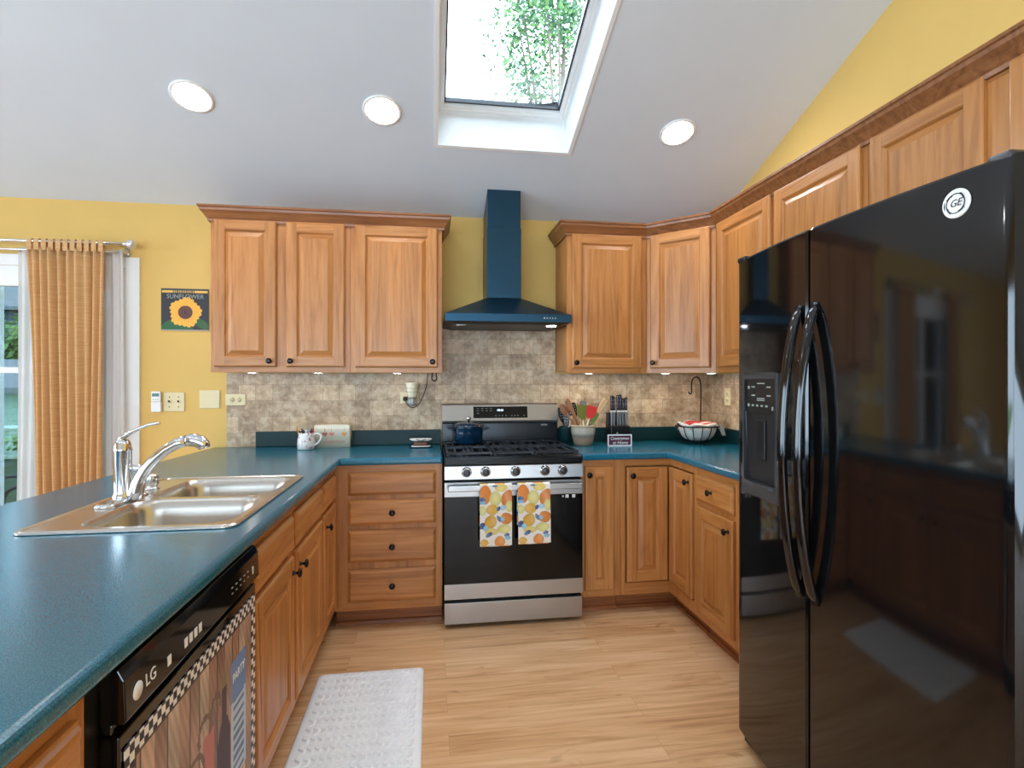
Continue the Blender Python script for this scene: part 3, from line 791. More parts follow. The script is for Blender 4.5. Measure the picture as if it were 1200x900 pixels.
# dish towels folded over the oven handle
def lemon(u, v, seed):
    c = rgb(240, 236, 228)
    sh = [('e', .16, .16, .2, .16, (232, 136, 44), 0), ('e', .86, .23, .2, .15, (226, 128, 40), .3), ('e', .48, .23, .19, .13, (226, 218, 132), 0), ('e', .66, .05, .2, .07, (236, 214, 110), 0),
          ('e', .38, .41, .2, .09, (232, 182, 64), 0), ('e', .33, .61, .19, .12, (222, 168, 50), .4), ('e', .82, .56, .2, .1, (224, 134, 44), -.5), ('e', .92, .36, .13, .1, (222, 214, 130), 0), ('e', .08, .42, .12, .08, (226, 222, 150), 0),
          ('e', .36, .77, .22, .06, (236, 214, 120), 0), ('e', .75, .73, .22, .08, (228, 222, 140), 0), ('e', .62, .94, .17, .1, (232, 144, 50), 0), ('e', .13, .95, .14, .06, (236, 184, 70), 0),
          ('e', .72, .38, .09, .045, (150, 206, 234), 0), ('e', .58, .395, .055, .045, (10, 88, 156), .5), ('e', .59, .56, .06, .06, (16, 92, 160), -.5), ('e', .70, .57, .07, .035, (150, 206, 234), 0), ('e', .07, .24, .12, .035, (10, 84, 160), 0), ('e', .06, .29, .12, .03, (120, 190, 230), 0),
          ('e', .07, .67, .09, .06, (12, 72, 140), .5), ('e', .18, .71, .08, .05, (140, 204, 232), 0), ('e', .28, .82, .12, .035, (20, 96, 160), -.6), ('e', .84, .83, .09, .03, (16, 80, 140), -.3), ('e', .87, .88, .1, .03, (130, 200, 226), 0), ('e', .46, .02, .08, .02, (24, 100, 160), 0)]
    for s, x, y, rx, ry, col, a in sh:
        dx, dy = (u - x), (v - y) * 1.9
        dx, dy = dx * math.cos(a) + dy * math.sin(a), -dx * math.sin(a) + dy * math.cos(a)
        q = abs(dx / rx) ** 1.7 + abs(dy / (ry * 1.9)) ** 1.7
        if q < 1:
            k = .84 + .16 * (1 - q) + .05 * math.sin(9 * u + 17 * v); w_ = .06 + .16 * max(0, math.sin(13 * u - 8 * v + x * 20)); c = tuple(min(1, (x_ * (1 - w_) + wc * w_) * k) for x_, wc in zip(rgb(*col)[:3], (.95, .88, .72))) + (1,)
    return c
def towel(x0, x1, zb, label, sd, drop2):
    t = thing('dish_towel', label, 'towel', (x0, hy, .757), 0, None)
    w = x1 - x0; b = MB(); rnd = random.Random(sd)
    H = .775 - zb
    path = []    # (y, z, vtex) front bottom -> over the bar -> back bottom
    nF = 150
    for k in range(nF + 1): z = zb + (.775 - zb) * k / nF; path.append((-.0135 - .0015 * math.sin(3 * (1 - k / nF)), z - .757, (.775 - z) / H))
    for k in range(1, 8): a = PI * k / 8; path.append((-.0125 * math.cos(a), .018 + .006 * math.sin(a), -.02 * k))
    for k in range(20): z = .775 - drop2 * k / 19; path.append((.0125, z - .757, -.2 - .8 * k / 19))
    nx = 88
    def fn(u, vv):
        i = min(len(path) - 1, round(vv * (len(path) - 1))); y, z, t_ = path[i]
        wav = .0022 * math.sin(u * 7 + sd) * max(0, min(1, t_ * 2)) if t_ > 0 else 0
        skew = .004 * (sd % 3 - 1) * max(0, t_)
        return (u * w + skew, y - abs(wav), z)
    b.grid(nx, len(path) - 1, fn)
    tt = [path[min(len(path) - 1, j)][2] for j in range(len(path))]
    def paint(p):
        j, i = divmod(p.index, nx)
        v = tt[j]
        if v < 0: v = (1 + v) % 1
        if i >= nx or False: return rgb(240, 236, 228)
        return lemon((i + .5) / nx, v, sd)
    b.build('towel_cloth', 'clothprint', t, solid=.0022, paint=paint)
    b2 = MB(); z0 = zb - .006 - .757
    b2.grid(20, 30, lambda u, v: (.004 + u * (w - .012), -.0088 - .0006 * math.sin(u * 6), z0 + v * (.775 - zb - .02)))
    b2.build('towel_underlayer', 'clothprint', t, solid=.0016, paint=lambda p: lemon(.1 + .03 * (p.index % 20), (.95 - .03 * (p.index // 20)) % 1, 0))
towel(.187, .356, .457, 'lemon printed dish towel on the oven handle, nearer the drawers', 1, .22)
towel(.387, .562, .462, 'lemon printed dish towel hanging right of its twin on the oven handle', 2, .22)

# ------------------------------------------------------------------ range hood
hd = thing('range_hood', 'black pyramid chimney range hood on the tile above the range', 'hood', (.378, 0, 0))
HW, HY = .367, -.50
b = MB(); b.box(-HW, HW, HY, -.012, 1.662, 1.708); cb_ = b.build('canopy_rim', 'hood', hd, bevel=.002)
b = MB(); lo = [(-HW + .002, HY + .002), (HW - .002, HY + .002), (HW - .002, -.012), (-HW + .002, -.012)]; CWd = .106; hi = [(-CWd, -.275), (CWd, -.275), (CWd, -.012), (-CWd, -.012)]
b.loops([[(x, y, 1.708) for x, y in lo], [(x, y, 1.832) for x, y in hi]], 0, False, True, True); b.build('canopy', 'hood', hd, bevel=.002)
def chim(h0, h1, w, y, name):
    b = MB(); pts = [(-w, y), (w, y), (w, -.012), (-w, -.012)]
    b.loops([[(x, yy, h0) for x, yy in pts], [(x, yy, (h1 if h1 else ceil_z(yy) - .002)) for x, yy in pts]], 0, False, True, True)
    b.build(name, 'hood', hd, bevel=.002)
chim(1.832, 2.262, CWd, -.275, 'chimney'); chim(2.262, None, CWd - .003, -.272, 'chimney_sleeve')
b = MB(); b.loops([[(x, y, 1.6618) for x, y in ((-HW + .012, HY + .012), (HW - .012, HY + .012), (HW - .012, -.02), (-HW + .012, -.02))], [(x, y, 1.652) for x, y in ((-HW + .05, HY + .05), (HW - .05, HY + .05), (HW - .05, -.05), (-HW + .05, -.05))]], 0, False, False, True)
b.build('filter_panel', 'hooddark', hd)
for k in range(5):
    MB().lathe([(.0045, 0), (.0045, -.002), (.001, -.0025)], 12, (.205 + .0165 * k, HY, 1.686), 'y').build('push_button', 'steel', hd)
M['hoodlens'] = plain('hood_lamp_lens', (.86, .94, 1, 1), .5, noise=0, emit=30)
for x in (-.27, .27):
    MB().lathe([(.03, 1.6515), (.028, 1.6490), (.002, 1.6488)], 20, (x, HY + .11, 0)).build('hood_lamp', 'hoodlens' if x > 0 else 'whiteplastic', hd)

# ------------------------------------------------------------------ refrigerator
FX = 1.004; FYA, FYS, FYB = -1.742, -2.168, -2.712; FYC, FR = -2.25, 3.2
fz = 1.755
rf = thing('refrigerator', 'tall glossy black side-by-side refrigerator with ice dispenser', 'refrigerator', (0, 0, 0))
b = MB(); b.box(FX + .09, XW - .03, FYB + .006, FYA - .006, .02, fz - .012); b.build('cabinet', 'fridge', rf, bevel=.004)
b = MB(); b.box(FX + .06, FX + .085, FYB + .01, FYA - .01, .012, .05); b.build('base_grille', 'blackplastic', rf, bevel=.003)
for y in (FYA - .06, FYB + .06):
    for x in (FX + .12, XW - .09): MB().lathe([(.02, 0), (.02, .019)], 14, (x, y, 0)).build('foot', 'rubber', rf)
def arc(y): return FX + (y - FYC) ** 2 / (2 * FR)
def fridge_door(name, ya, yb, ra, rb):
    """gently contoured door, rounded at both vertical edges"""
    b = MB(); n = 60; w = ya - yb; P = []
    P.append((FX + .085, ya)); 
    for k in range(n + 1):
        s = k / n; y = ya - s * w
        e = min(s, 1 - s) * w; rr = ra if s < .5 else rb
        x = arc(y)
        if e < rr: x += rr - math.sqrt(max(0, rr * rr - (rr - e) ** 2))
        P.append((x, y))
    P.append((FX + .085, yb))
    rings = [[(x + (0 if zz not in (0, 3) else .004 if x < FX + .06 else 0), y, z) for x, y in P] for zz, z in ((0, .055), (1, .06), (2, fz - .006), (3, fz))]
    b.loops(rings, 0, False, True, True)
    o = b.build(name, 'fridge', rf)
    for p in o.data.polygons:
        p.use_smooth = True
    o.data.set_sharp_from_angle(angle=.5)
    return o
fd = fridge_door('freezer_door', FYA, FYS + .003, .014, .005)
rd = fridge_door('fresh_food_door', FYS - .003, FYB, .005, .016)
def fhandle(o, y):
    pts = []; n = 28
    for k in range(n + 1):
        s = k / n; z = 1.535 - s * .84
        pts.append((FX + .004 - .062 * math.sin(PI * s) ** .62, y, z))
    b = MB(); b.tube(pts, [.0165] * (n + 1), 16, side=(1, 0, 0), flat=.72)
    b.build('handle', 'fridge', o)
fhandle(fd, -2.137); fhandle(rd, -2.203)
# dispenser on the freezer door, following the door's slight turn
DYC = -1.929
DT = Matrix.Translation((arc(DYC) - .0015, DYC, 0)) @ Matrix.Rotation(-math.atan((DYC - FYC) / FR), 4, 'Z')
def DB(): b = MB(); b.T = DT; return b
h = .117
b = DB()
for (a, c, z0, z1) in ((-h, -h + .016, .935, 1.345), (h - .016, h, .935, 1.345), (-h + .016, h - .016, 1.325, 1.345), (-h + .016, h - .016, .935, .985)): b.box(-.012, .006, a, c, z0, z1)
ds = b.build('dispenser_bezel', 'darkgrey', fd, bevel=.003)
b = DB(); b.box(-.007, .006, -h + .016, h - .016, 1.215, 1.325); dpn = b.build('dispenser_panel', 'blackplastic', fd)
b = DB(); b.box(-.0012, .006, -h + .016, h - .016, .985, 1.215); b.build('dispenser_recess', 'ink', fd)
b = DB(); b.box(-.008, -.0012, -.03, .03, 1.06, 1.19); b.build('dispenser_paddle', 'blackplastic', fd, bevel=.003)
b = DB(); b.prism([(-.026, -h + .03), (-.032, 0), (-.026, h - .03), (-.0012, h - .02), (-.0012, -h + .02)], .972, .985); b.build('drip_tray', 'darkgrey', fd, bevel=.002)
def key(y, z, w, hh): bb = DB(); bb.box(-.0078, -.007, y - w / 2, y + w / 2, z - hh / 2, z + hh / 2); bb.build('key_legend', 'greyprint', dpn)
for y in (.044, -.056):
    for z in (1.300, 1.272): key(y, z, .024, .004)
for z in (1.312, 1.262, 1.256): key(-.006, z, .05, .003)
for y in (.047, .017, -.013, -.043): key(y, 1.238, .014, .006)
for z in (1.298, 1.238): key(.076, z, .012, .010)
key(-.08, 1.232, .008, .012)
# round badge
bdg = MB(); bdg.lathe([(.0305, 0), (.0305, -.003), (.029, -.005), (.0275, -.005), (.026, -.004), (.001, -.004)], 36, axis='x')
bo = bdg.build('badge', 'whiteplastic', rd, loc=(arc(-2.60) + .0015, -2.60, 1.69))
b = MB()
b.tube([(-.0046, .020 * math.cos(a), .020 * math.sin(a)) for a in [2 * PI * k / 40 for k in range(40)]], .0011, 6, closed=True)
for a in range(4):
    A = a * PI / 2 + .5
    b.tube([(-.0046, .021 * math.cos(A + t) * (1 - .12 * t), .021 * math.sin(A + t) * (1 - .12 * t)) for t in [.12 * k for k in range(7)]], .0018, 6)
b.build('badge_scrolls', 'ink', bo)
text('badge_monogram', 'GE', .021, 'ink', bo, (-.0048, 0, 0), (PI / 2, 0, -PI / 2), shear=.3)
b = MB(); b.box(FX + .03, FX + .13, FYB + .012, FYB + .06, fz - .010, fz + .010); b.build('hinge_cover', 'darkgrey', rf, bevel=.006)
b = MB(); b.box(FX + .03, FX + .13, FYA - .06, FYA - .012, fz - .010, fz + .010); b.build('hinge_cover', 'blackplastic', rf, bevel=.006)

# ------------------------------------------------------------------ dishwasher
DWY, DWW = -2.655, .667
dw = thing('dishwasher', 'black front-control dishwasher under the peninsula countertop', 'dishwasher', (PX, DWY, 0), PI / 2)
b = MB(); b.box(-.04, DWW - .002, .006, .56, .11, .868); b.build('tub', 'blackplastic', dw)
b = MB(); b.box(-.04, DWW - .002, .06, .08, .001, .108); b.build('toe_kick', 'blackplastic', dw)
b = MB(); b.box(0, DWW, -.024, .005, .115, .758); b.box(.004, DWW - .004, -.012, .005, .758, .776); b.build('door', 'fridge', dw, bevel=.003)
b = MB(); b.prism([(-.030, .777), (-.034, .781), (-.031, .846), (-.022, .864), (.005, .864), (.005, .777)], 0, DWW, 0, 'x'); cpn = b.build('control_panel', 'fridge', dw, bevel=.002)
py = -.0342
MB().lathe([(.0145, 0), (.0145, -.0012), (.001, -.0012)], 24, (.036, py + .0013, .812), 'y').build('logo_disc', 'whiteprint', cpn)
text('logo_letters', 'LG', .030, 'whiteprint', cpn, (.079, py + .0012, .812), (PI / 2 - .04, 0, 0))
for x in (.145, .214, .236, .258, .280):
    b = MB(); b.box(x - .0070, x + .0070, py + .0008, py + .004, .797, .815); b.build('touch_key', 'whiteprint', cpn)
for k in range(5):
    for z in (.804, .818):
        b = MB(); b.box(.46 + k * .028, .47 + k * .028, py + .0008, py + .004, z, z + .0025); b.build('touch_key', 'greyprint', cpn)
b = MB(); b.box(.612, .621, py + .0008, py + .004, .800, .820); b.build('touch_key', 'whiteprint', cpn)
# decorative magnetic cover on the dishwasher door
cv = thing('dishwasher_cover', 'printed rustic wood sheet with checkered border on the dishwasher front', 'magnetic cover', (PX + .0255, DWY, .13), PI / 2)
cw_, ch_ = .645, .604
NX, NY = 129, 121
def cover(u, v):
    x, z = u * cw_, v * ch_
    e = min(x, cw_ - x, z, ch_ - z)
    if e < .030:
        i, j = int(x / .0150), int(z / .0150)
        return rgb(236, 232, 230) if (i + j) % 2 else rgb(26, 20, 26)
    if e < .033: return rgb(70, 50, 46)
    k = int(x / .047); rr = random.Random(k * 13 + 5); base = rr.choice([(186, 146, 124), (208, 172, 148), (164, 122, 102), (222, 194, 170), (194, 156, 134)])
    s = .86 + .1 * math.sin(z * 23 + k * 2.1) + .06 * math.sin(z * 120 + x * 300)
    if (x % .047) < .003: s *= .45
    c = [q * s for q in base]
    X, Z = x - .42, z - .30          # wine bottle and glass painted on the boards
    if abs(X) < .038 and -.2 < Z < .06: c = [54, 22, 34]
    elif abs(X) < .015 + .023 * max(0, (.1 - Z) / .04) and .06 <= Z < .17: c = [60, 26, 40]
    elif abs(X) < .017 and .17 <= Z < .20: c = [126, 112, 72]
    X2 = x - .33
    if abs(X2) < .032 and -.2 < Z < .12: c = [190, 110, 104]
    # scrolls
    for (sx, sz, r0) in ((.26, .36, .045), (.31, .43, .032), (.20, .30, .055), (.37, .45, .026)):
        d = math.hypot(x - sx, z - sz)
        if abs(d - r0) < .006 and (z > sz - r0 * .5): c = [112, 84, 66]
    if .465 < x < .57 and .20 < z < .50:
        c = [104, 138, 192] if z > .40 else [190, 206, 226]
        if z < .40 and int(z / .012) % 2 and .48 < x < .555: c = [90, 120, 170]
    return rgb(*c)
b = MB(); b.grid(NX, NY, lambda u, v: (u * cw_ + .01, -.0005, v * ch_), s=False)
def cpaint(p):
    j, i = divmod(p.index, NX); return cover((i + .5) / NX, (j + .5) / NY)
b.build('printed_sheet', 'print', cv, paint=cpaint, solid=.0012)
text('printed_word', 'PARTY', .030, 'whiteprint', cv, (.5275, -.0014, .455), sx=.95)

# ------------------------------------------------------------------ kitchen mat
mat_t = thing('kitchen_mat', 'white woven-look cushioned mat on the floor by the sink cabinet', 'mat', (-.56, -1.835, 0))
mw, ml = .462, .775
b = MB(); b.loops([[(x, y, z) for x, y in rrect(i, mw - i, i, ml - i, .02)] for i, z in ((0, .001), (0, .005), (.006, .011), (.02, .012))], 0, True, True, True)
M['mat'] = plain('white_vinyl', rgb(244, 246, 248), .5, noise=.04)
b.build('mat_body', 'mat', mat_t)
b = MB(); ny = 26; nx = 15; px, pyy = (mw - .06) / nx, (ml - .05) / ny
for j in range(ny):
    for i in range(nx):
        x = .03 + i * px; y = .025 + j * pyy; d = 1 if j % 2 else -1
        cx, cy = x + px / 2, y + pyy / 2
        a, c_ = px * .62, pyy * .42
        pts = [(-a, -c_ - d * c_ * .9), (-a + .004, c_ - d * c_ * .9), (a, c_ + d * c_ * .9), (a - .004, -c_ + d * c_ * .9)]
        lo = [b.vert((cx + u, cy + v, .0115)) for u, v in pts]; hi = [b.vert((cx + u * .66, cy + v * .66, .0178)) for u, v in pts]
        b.face(hi)
        for k in range(4): b.face((lo[k], lo[(k + 1) % 4], hi[(k + 1) % 4], hi[k]))
b.build('woven_relief', 'mat', mat_t)

# ------------------------------------------------------------------ recessed ceiling lamps
def can_light(x, y, label, group):
    t = thing('recessed_light', label, 'ceiling light', (x, y, ceil_z(y)), 0, group); t.rotation_euler = (-slope, 0, 0)
    MB().lathe([(.096, -.0005), (.096, -.004), (.090, -.007), (.081, -.006), (.079, -.003), (.079, -.0005)], 40, cap0=False, cap1=False).build('trim_ring', 'white', t)
    MB().lathe([(.0785, -.0008), (.0785, -.003), (.05, -.0045), (.001, -.005)], 40).build('lens', 'lamp', t)
can_light(-1.20, -.785, 'lit recessed ceiling light furthest left, toward the patio door', 'recessed ceiling lights')
can_light(-.31, -.782, 'lit recessed ceiling light just left of the skylight', 'recessed ceiling lights')
can_light(1.268, -.775, 'lit recessed ceiling light right of the skylight', 'recessed ceiling lights')
for x in (-4.0, -2.4, -.9, 1.0): can_light(x, -3.3, 'unseen recessed ceiling light added overhead for extra light, behind the picture', 'recessed ceiling lights')  # unseen row, added to brighten the room
can_light(-3.4, -.9, 'unseen recessed ceiling light added on the dining side for extra light', 'recessed ceiling lights')  # another unseen lamp, added for light on the dining side

# under-cabinet puck lamps
def puck(x, y, label):
    t = thing('puck_light', label, 'under-cabinet light', (x, y, 1.3838), 0, 'under-cabinet puck lights')
    MB().lathe([(.034, 0), (.034, -.012), (.030, -.015), (.027, -.015)], 24, cap1=False).build('housing', 'whiteplastic', t)
    MB().lathe([(.0265, -.013), (.0265, -.0145), (.001, -.0155)], 24).build('lens', 'pucklens' if x > .5 else 'pucklens_dim', t)
for x, y, lb in ((-1.10, -.22, 'puck light under the left wall cabinet, nearest the calendar'), (-.73, -.22, 'puck light under the left wall cabinet, by its right door'), (-.27, -.22, 'puck light under the single-door cabinet left of the hood'),
              (.93, -.22, 'puck light under the wall cabinet right of the hood'), (1.42, -.28, 'puck light under the left half of the angled corner cabinet'), (1.66, -.42, 'puck light under the right half of the angled corner cabinet'), (1.70, -.95, 'puck light under the right wall cabinet')):
    puck(x, y, lb)

# ------------------------------------------------------------------ curtains
def rod(y, z, r, label, finial):
    t = thing('curtain_rod', label, 'curtain rod', (-2.65, y, z))
    MB().tube([(-1.1, 0, 0), (.80, 0, 0)], r, 14).build('rod', 'chrome', t)
    if finial:
        M['crystal'] = plain('clear_crystal', rgb(220, 222, 224), .05, .6)
        for sx in (-1, 1):
            c = (-1.1 if sx < 0 else .80)
            MB().lathe([(.008, 0), (.013, .004), (.013, .010), (.008, .014), (.014, .02), (.023, .030), (.027, .043), (.023, .056), (.012, .064), (.002, .066)] if sx > 0 else [(.008, 0), (.013, -.004), (.008, -.014), (.014, -.02), (.023, -.03), (.027, -.043), (.023, -.056), (.002, -.066)], 20, (c, 0, 0), 'x').build('finial', 'crystal', t)
    for x in (-1.02, .77):
        b = MB(); b.box(x - .006, x + .006, 0, -y - .001, -.008, .006); b.box(x - .012, x + .012, -y - .005, -y - .001, -.022, .03); b.build('bracket', 'chrome', t)
rod(-.105, 2.125, .009, 'front silver curtain rod with crystal ball finials above the patio door', True)
rod(-.055, 2.085, .007, 'thin rear curtain rod carrying the white sheers', False)
def drape(xa_top, xb_top, xa_bot, xb_bot, z0, z1, y, amp, folds, mat, parent, name, solid=.003, seed=0, tail=.0):
    b = MB(); nx, nz = folds * 10, 26; rnd = random.Random(seed); ph = [rnd.uniform(.7, 1.3) for _ in range(folds + 1)]
    def fn(u, v):
        t = v ** .8
        xa = xa_top + (xa_bot - xa_top) * t; xb = xb_top + (xb_bot - xb_top) * t
        k = u * folds; i = int(min(k, folds - .001)); a = amp * ph[i] * (.65 + .35 * v)
        x = xa + (xb - xa) * u + .006 * math.sin(v * 5 + u * 9) * v
        return (x, y + a * math.sin(2 * PI * k + .4 * math.sin(v * 3 + u * 5)) + .008 * math.sin(u * 17 + v * 2), z1 + (z0 - z1) * v)
    b.grid(nx, nz, fn); return b.build(name, mat, parent, solid=solid)
cz = 2.085
def curtain(x0, x1, b0, b1, label, seed):
    t = thing('curtain', label, 'curtain', (0, -.105, 0))
    drape(x0, x1, b0, b1, .02, cz, 0, .026, 9, 'curtain', t, 'panel', seed=seed)
    n = 11
    for k in range(n):
        x = x0 + (x1 - x0) * (k + .5) / n
        b = MB(); pts = [(-.012, cz - .012), (-.0135, 2.125), (-.009, 2.1375), (0, 2.140), (.009, 2.1375), (.0135, 2.125), (.012, cz - .012)]
        w = .0125
        b.loops([[(x - w, yy, z) for yy, z in pts], [(x + w, yy, z) for yy, z in pts]], 0, False, closed=False)
        b.build('tab', 'curtain', t, solid=.002)
curtain(-2.355, -1.945, -2.30, -1.965, 'tan tab-top curtain gathered at the right side of the patio door', 3)
curtain(-3.42, -3.15, -3.40, -3.15, 'tan tab-top curtain at the far left side of the patio door', 5)
def sheer(x0, x1, b0, b1, label, seed, f):
    t = thing('sheer_curtain', label, 'curtain', (0, -.055, 0))
    drape(x0, x1, b0, b1, .02, 2.10, 0, .013, f, 'sheer', t, 'panel', solid=.001, seed=seed)
sheer(-2.43, -1.872, -2.45, -1.850, 'white sheer curtain behind the tan curtain', 4, 12)

# ------------------------------------------------------------------ wall fittings
def calendar_rgb(u, v):
    x, y = u * .272, v * .257
    c = (40, 38, 42)
    if v > .955 or v < .03: c = (52, 62, 66) if v > .5 else (150, 146, 140)
    elif .90 < v < .955 and .02 < u < .975: c = (236, 184, 84) if (u < .24 or u > .70) else ((70, 58, 44) if int(u * 60) % 2 else (226, 178, 92))
    else:
        X, Y = x - .137, y - .112; r = math.hypot(X, Y); a = math.atan2(Y, X)
        for (gx, gy, gr, ga) in ((.045, .035, .05, .5), (.075, .02, .045, .2), (.225, .045, .05, -.6), (.13, .012, .05, .0)):
            dx, dy = x - gx, y - gy; dx, dy = dx * math.cos(ga) + dy * math.sin(ga), -dx * math.sin(ga) + dy * math.cos(ga)
            if (dx / gr) ** 2 + (dy / (gr * .5)) ** 2 < 1: c = (38 + int(20 * math.sin(60 * dx)), 92, 46)
        R = .082 * (1 + .12 * abs(math.sin(a * 10.5)) + .07 * math.sin(a * 5 + 1))
        if r < R:
            k = .84 + .16 * math.sin(a * 21) ** 2 + .1 * (r / R)
            c = (min(255, 246 * k), min(255, 178 * k), 62 * k)
        if r < .041:
            k = .8 + .2 * math.sin(r * 500); c = (118 * k, 66 * k, 48 * k)
        if r < .014: c = (70, 42, 52)
    return rgb(*[max(0, min(255, q)) for q in c])
cal = thing('wall_calendar', 'square sunflower calendar on the yellow wall beside the cabinet', 'calendar', (-1.690, -.002, 1.630))
N = 110
b = MB(); b.grid(N, N, lambda u, v: (u * .272, -.004, v * .257), s=False)
b.build('cover_page', 'print', cal, paint=lambda p: calendar_rgb((p.index % N + .5) / N, (p.index // N + .5) / N), solid=.0008)
b = MB(); b.box(.0005, .2715, -.0034, 0, .0005, .2565); b.build('page_block', 'white', cal)
text('title', 'SUNFLOWER', .037, 'greyprint', cal, (.137, -.0052, .208), sx=.98)

def plate(name, label, cat, loc, w, h, rz=0, mat='ivory'):
    t = thing(name, label, cat, loc, rz)
    b = MB(); b.box(-w / 2, w / 2, -.006, 0, -h / 2, h / 2); b.build('plate', mat, t, bevel=.0025)
    return t
t = plate('light_switch', 'ivory double toggle switch plate beside the white thermostat remote', 'switch', (-1.617, -.001, 1.195), .117, .117)
for x in (-.026, .026):
    b = MB(); b.box(x - .005, x + .005, -.0075, -.006, -.012, .012); o = b.build('toggle', 'ivory', t)
    b = MB(); b.prism([(-.0075, -.004), (-.0075, .006), (-.018, .010), (-.018, .004)], x - .004, x + .004, 0, 'x'); b.build('toggle_lever', 'bronze', o, bevel=.001)
    for z in (-.03, .03): MB().lathe([(.003, 0), (.003, -.001), (.001, -.0012)], 10, (x, -.006, z), 'y').build('screw', 'bronze', t)
t = plate('blank_plate', 'ivory blank double wall plate on the yellow wall near the tile', 'wall plate', (-1.415, -.001, 1.210), .117, .112)
for x in (-.045, .045):
    for z in (-.02, .025): MB().lathe([(.0028, 0), (.0028, -.001), (.001, -.0012)], 10, (x, -.006, z), 'y').build('screw', 'ivory', t)
t = thing('thermostat_remote', 'white thermostat remote with small display in a wall holder', 'remote', (-1.712, -.002, 1.135))
b = MB(); b.box(-.028, .028, -.022, 0, 0, .062); b.build('holder', 'whiteplastic', t, bevel=.004)
b = MB(); b.box(-.026, .026, -.024, -.004, .062, .125); o = b.build('remote_body', 'whiteplastic', t, bevel=.004)
b = MB(); b.box(-.019, .019, -.0252, -.024, .094, .113); b.build('display', 'lcd', o)
for x in (-.013, 0, .013): MB().box(x - .004, x + .004, -.0248, -.024, .074, .079).build('button', 'greyprint', o)
def outlet(label, loc, rz=0, upright=False):
    w, h = (.072, .115) if upright else (.117, .072)
    t = plate('outlet', label, 'outlet', loc, w, h, rz)
    for s in (-1, 1):
        c = (0, .02 * s) if upright else (.02 * s, 0)
        o = MB().lathe([(.0001, -.006), (.016, -.006), (.016, -.0078), (.0001, -.0078)], 20, (c[0], 0, c[1]), 'y'); o = o.build('receptacle', 'ivory', t)
        for k in (-.006, .006):
            b = MB(); dx, dz = ((k, .002) if upright else (.002, k))
            b.box(c[0] + dx - (.0012 if upright else .004), c[0] + dx + (.0012 if upright else .004), -.0084, -.0078, c[1] + dz - (.004 if upright else .0012), c[1] + dz + (.004 if upright else .0012)); b.build('slot', 'ink', o)
        MB().lathe([(.0001, -.0078), (.0025, -.0078), (.0025, -.0084), (.0001, -.0084)], 10, (c[0] - (0 if upright else .008), 0, c[1] - (.008 if upright else 0)), 'y').build('slot', 'ink', o)
    return t
outlet('ivory horizontal outlet at the left end of the tile backsplash', (-1.262, -.009, 1.207))
outlet('ivory outlet behind the cream wax warmer', (-.205, -.009, 1.215), upright=False)
outlet('ivory outlet on the right wall tile beside the refrigerator', (XW - .009, -.225, 1.218), -PI / 2, True)

# wax warmer plugged into the outlet, and the cord of the cabinet lamps
t = thing('wax_warmer', 'cream ceramic plug-in wax warmer on the outlet left of the range', 'wax warmer', (-.185, -.066, 1.165))
M['smoke'] = plain('clear_plastic', rgb(200, 200, 196), .1, trans=.6)
MB().lathe([(.026, 0), (.030, .02), (.028, .045), (.026, .052)], 24).build('plug_base', 'smoke', t)
b = MB(); b.box(-.016, .016, .02, .047, .03, .07); b.build('plug', 'whiteplastic', t, bevel=.003)
b = MB(); b.lathe([(.026, .053), (.030, .060), (.038, .118), (.040, .136), (.043, .140), (.043, .148), (.038, .148), (.034, .135), (.001, .132)], 28)
o = b.build('ceramic_shade', 'ceramic', t)
b = MB()
for k in range(14):
    a = -PI / 2 + (k % 7 - 3) * .38; h = .088 if k < 7 else .112; r_ = .0335 + (h - .06) * .138
    b.lathe([(.0001, 0), (.0024, 0), (.0024, -.0008), (.0001, -.0008)], 8, (r_ * math.cos(a), r_ * math.sin(a) - .0006, h), 'y')
b.build('pierced_dots', 'bronze', o)
t = thing('power_cord', 'black cord drooping from the cabinet to the outlet by the wax warmer', 'cord', (-.24, -.018, 1.21))
def bez(pts, n=24):
    P = [Vector(p) for p in pts]; out = []
    for i in range(len(P) - 1):
        a, b_, c, d = P[max(i - 1, 0)], P[i], P[i + 1], P[min(i + 2, len(P) - 1)]
        for k in range(n):
            s = k / n; out.append(.5 * ((2 * b_) + (-a + c) * s + (2 * a - 5 * b_ + 4 * c - d) * s * s + (-a + 3 * b_ - 3 * c + d) * s ** 3))
    out.append(P[-1]); return out
MB().tube(bez([(.01, -.04, 0), (.02, -.055, -.03), (.055, -.08, -.055), (.10, -.078, -.03), (.135, -.06, .05), (.150, -.04, .12), (.152, -.035, .163)], 8), .0028, 8).build('cable', 'rubber', t)
b = MB(); b.box(-.004, .022, -.038, 0, -.014, .012); b.build('plug', 'rubber', t, bevel=.004)
t = thing('cord_loop', 'small looped black cord hanging under the cabinet corner', 'cord', (-.045, -.09, 1.383))
MB().tube(bez([(-.01, 0, 0), (-.016, 0, -.03), (-.014, 0, -.052), (0, 0, -.06), (.013, 0, -.05), (.012, 0, -.025), (.006, 0, 0)], 8), .004, 8).build('cable', 'rubber', t)
t = thing('cord_loop', 'pale looped lamp wire hanging under the cabinet right of the hood', 'cord', (1.17, -.14, 1.383))
MB().tube(bez([(-.03, 0, 0), (-.025, 0, -.018), (-.005, 0, -.026), (.02, 0, -.024), (.034, 0, -.010), (.036, 0, 0)], 8), .0028, 8).build('cable', 'greyprint', t)

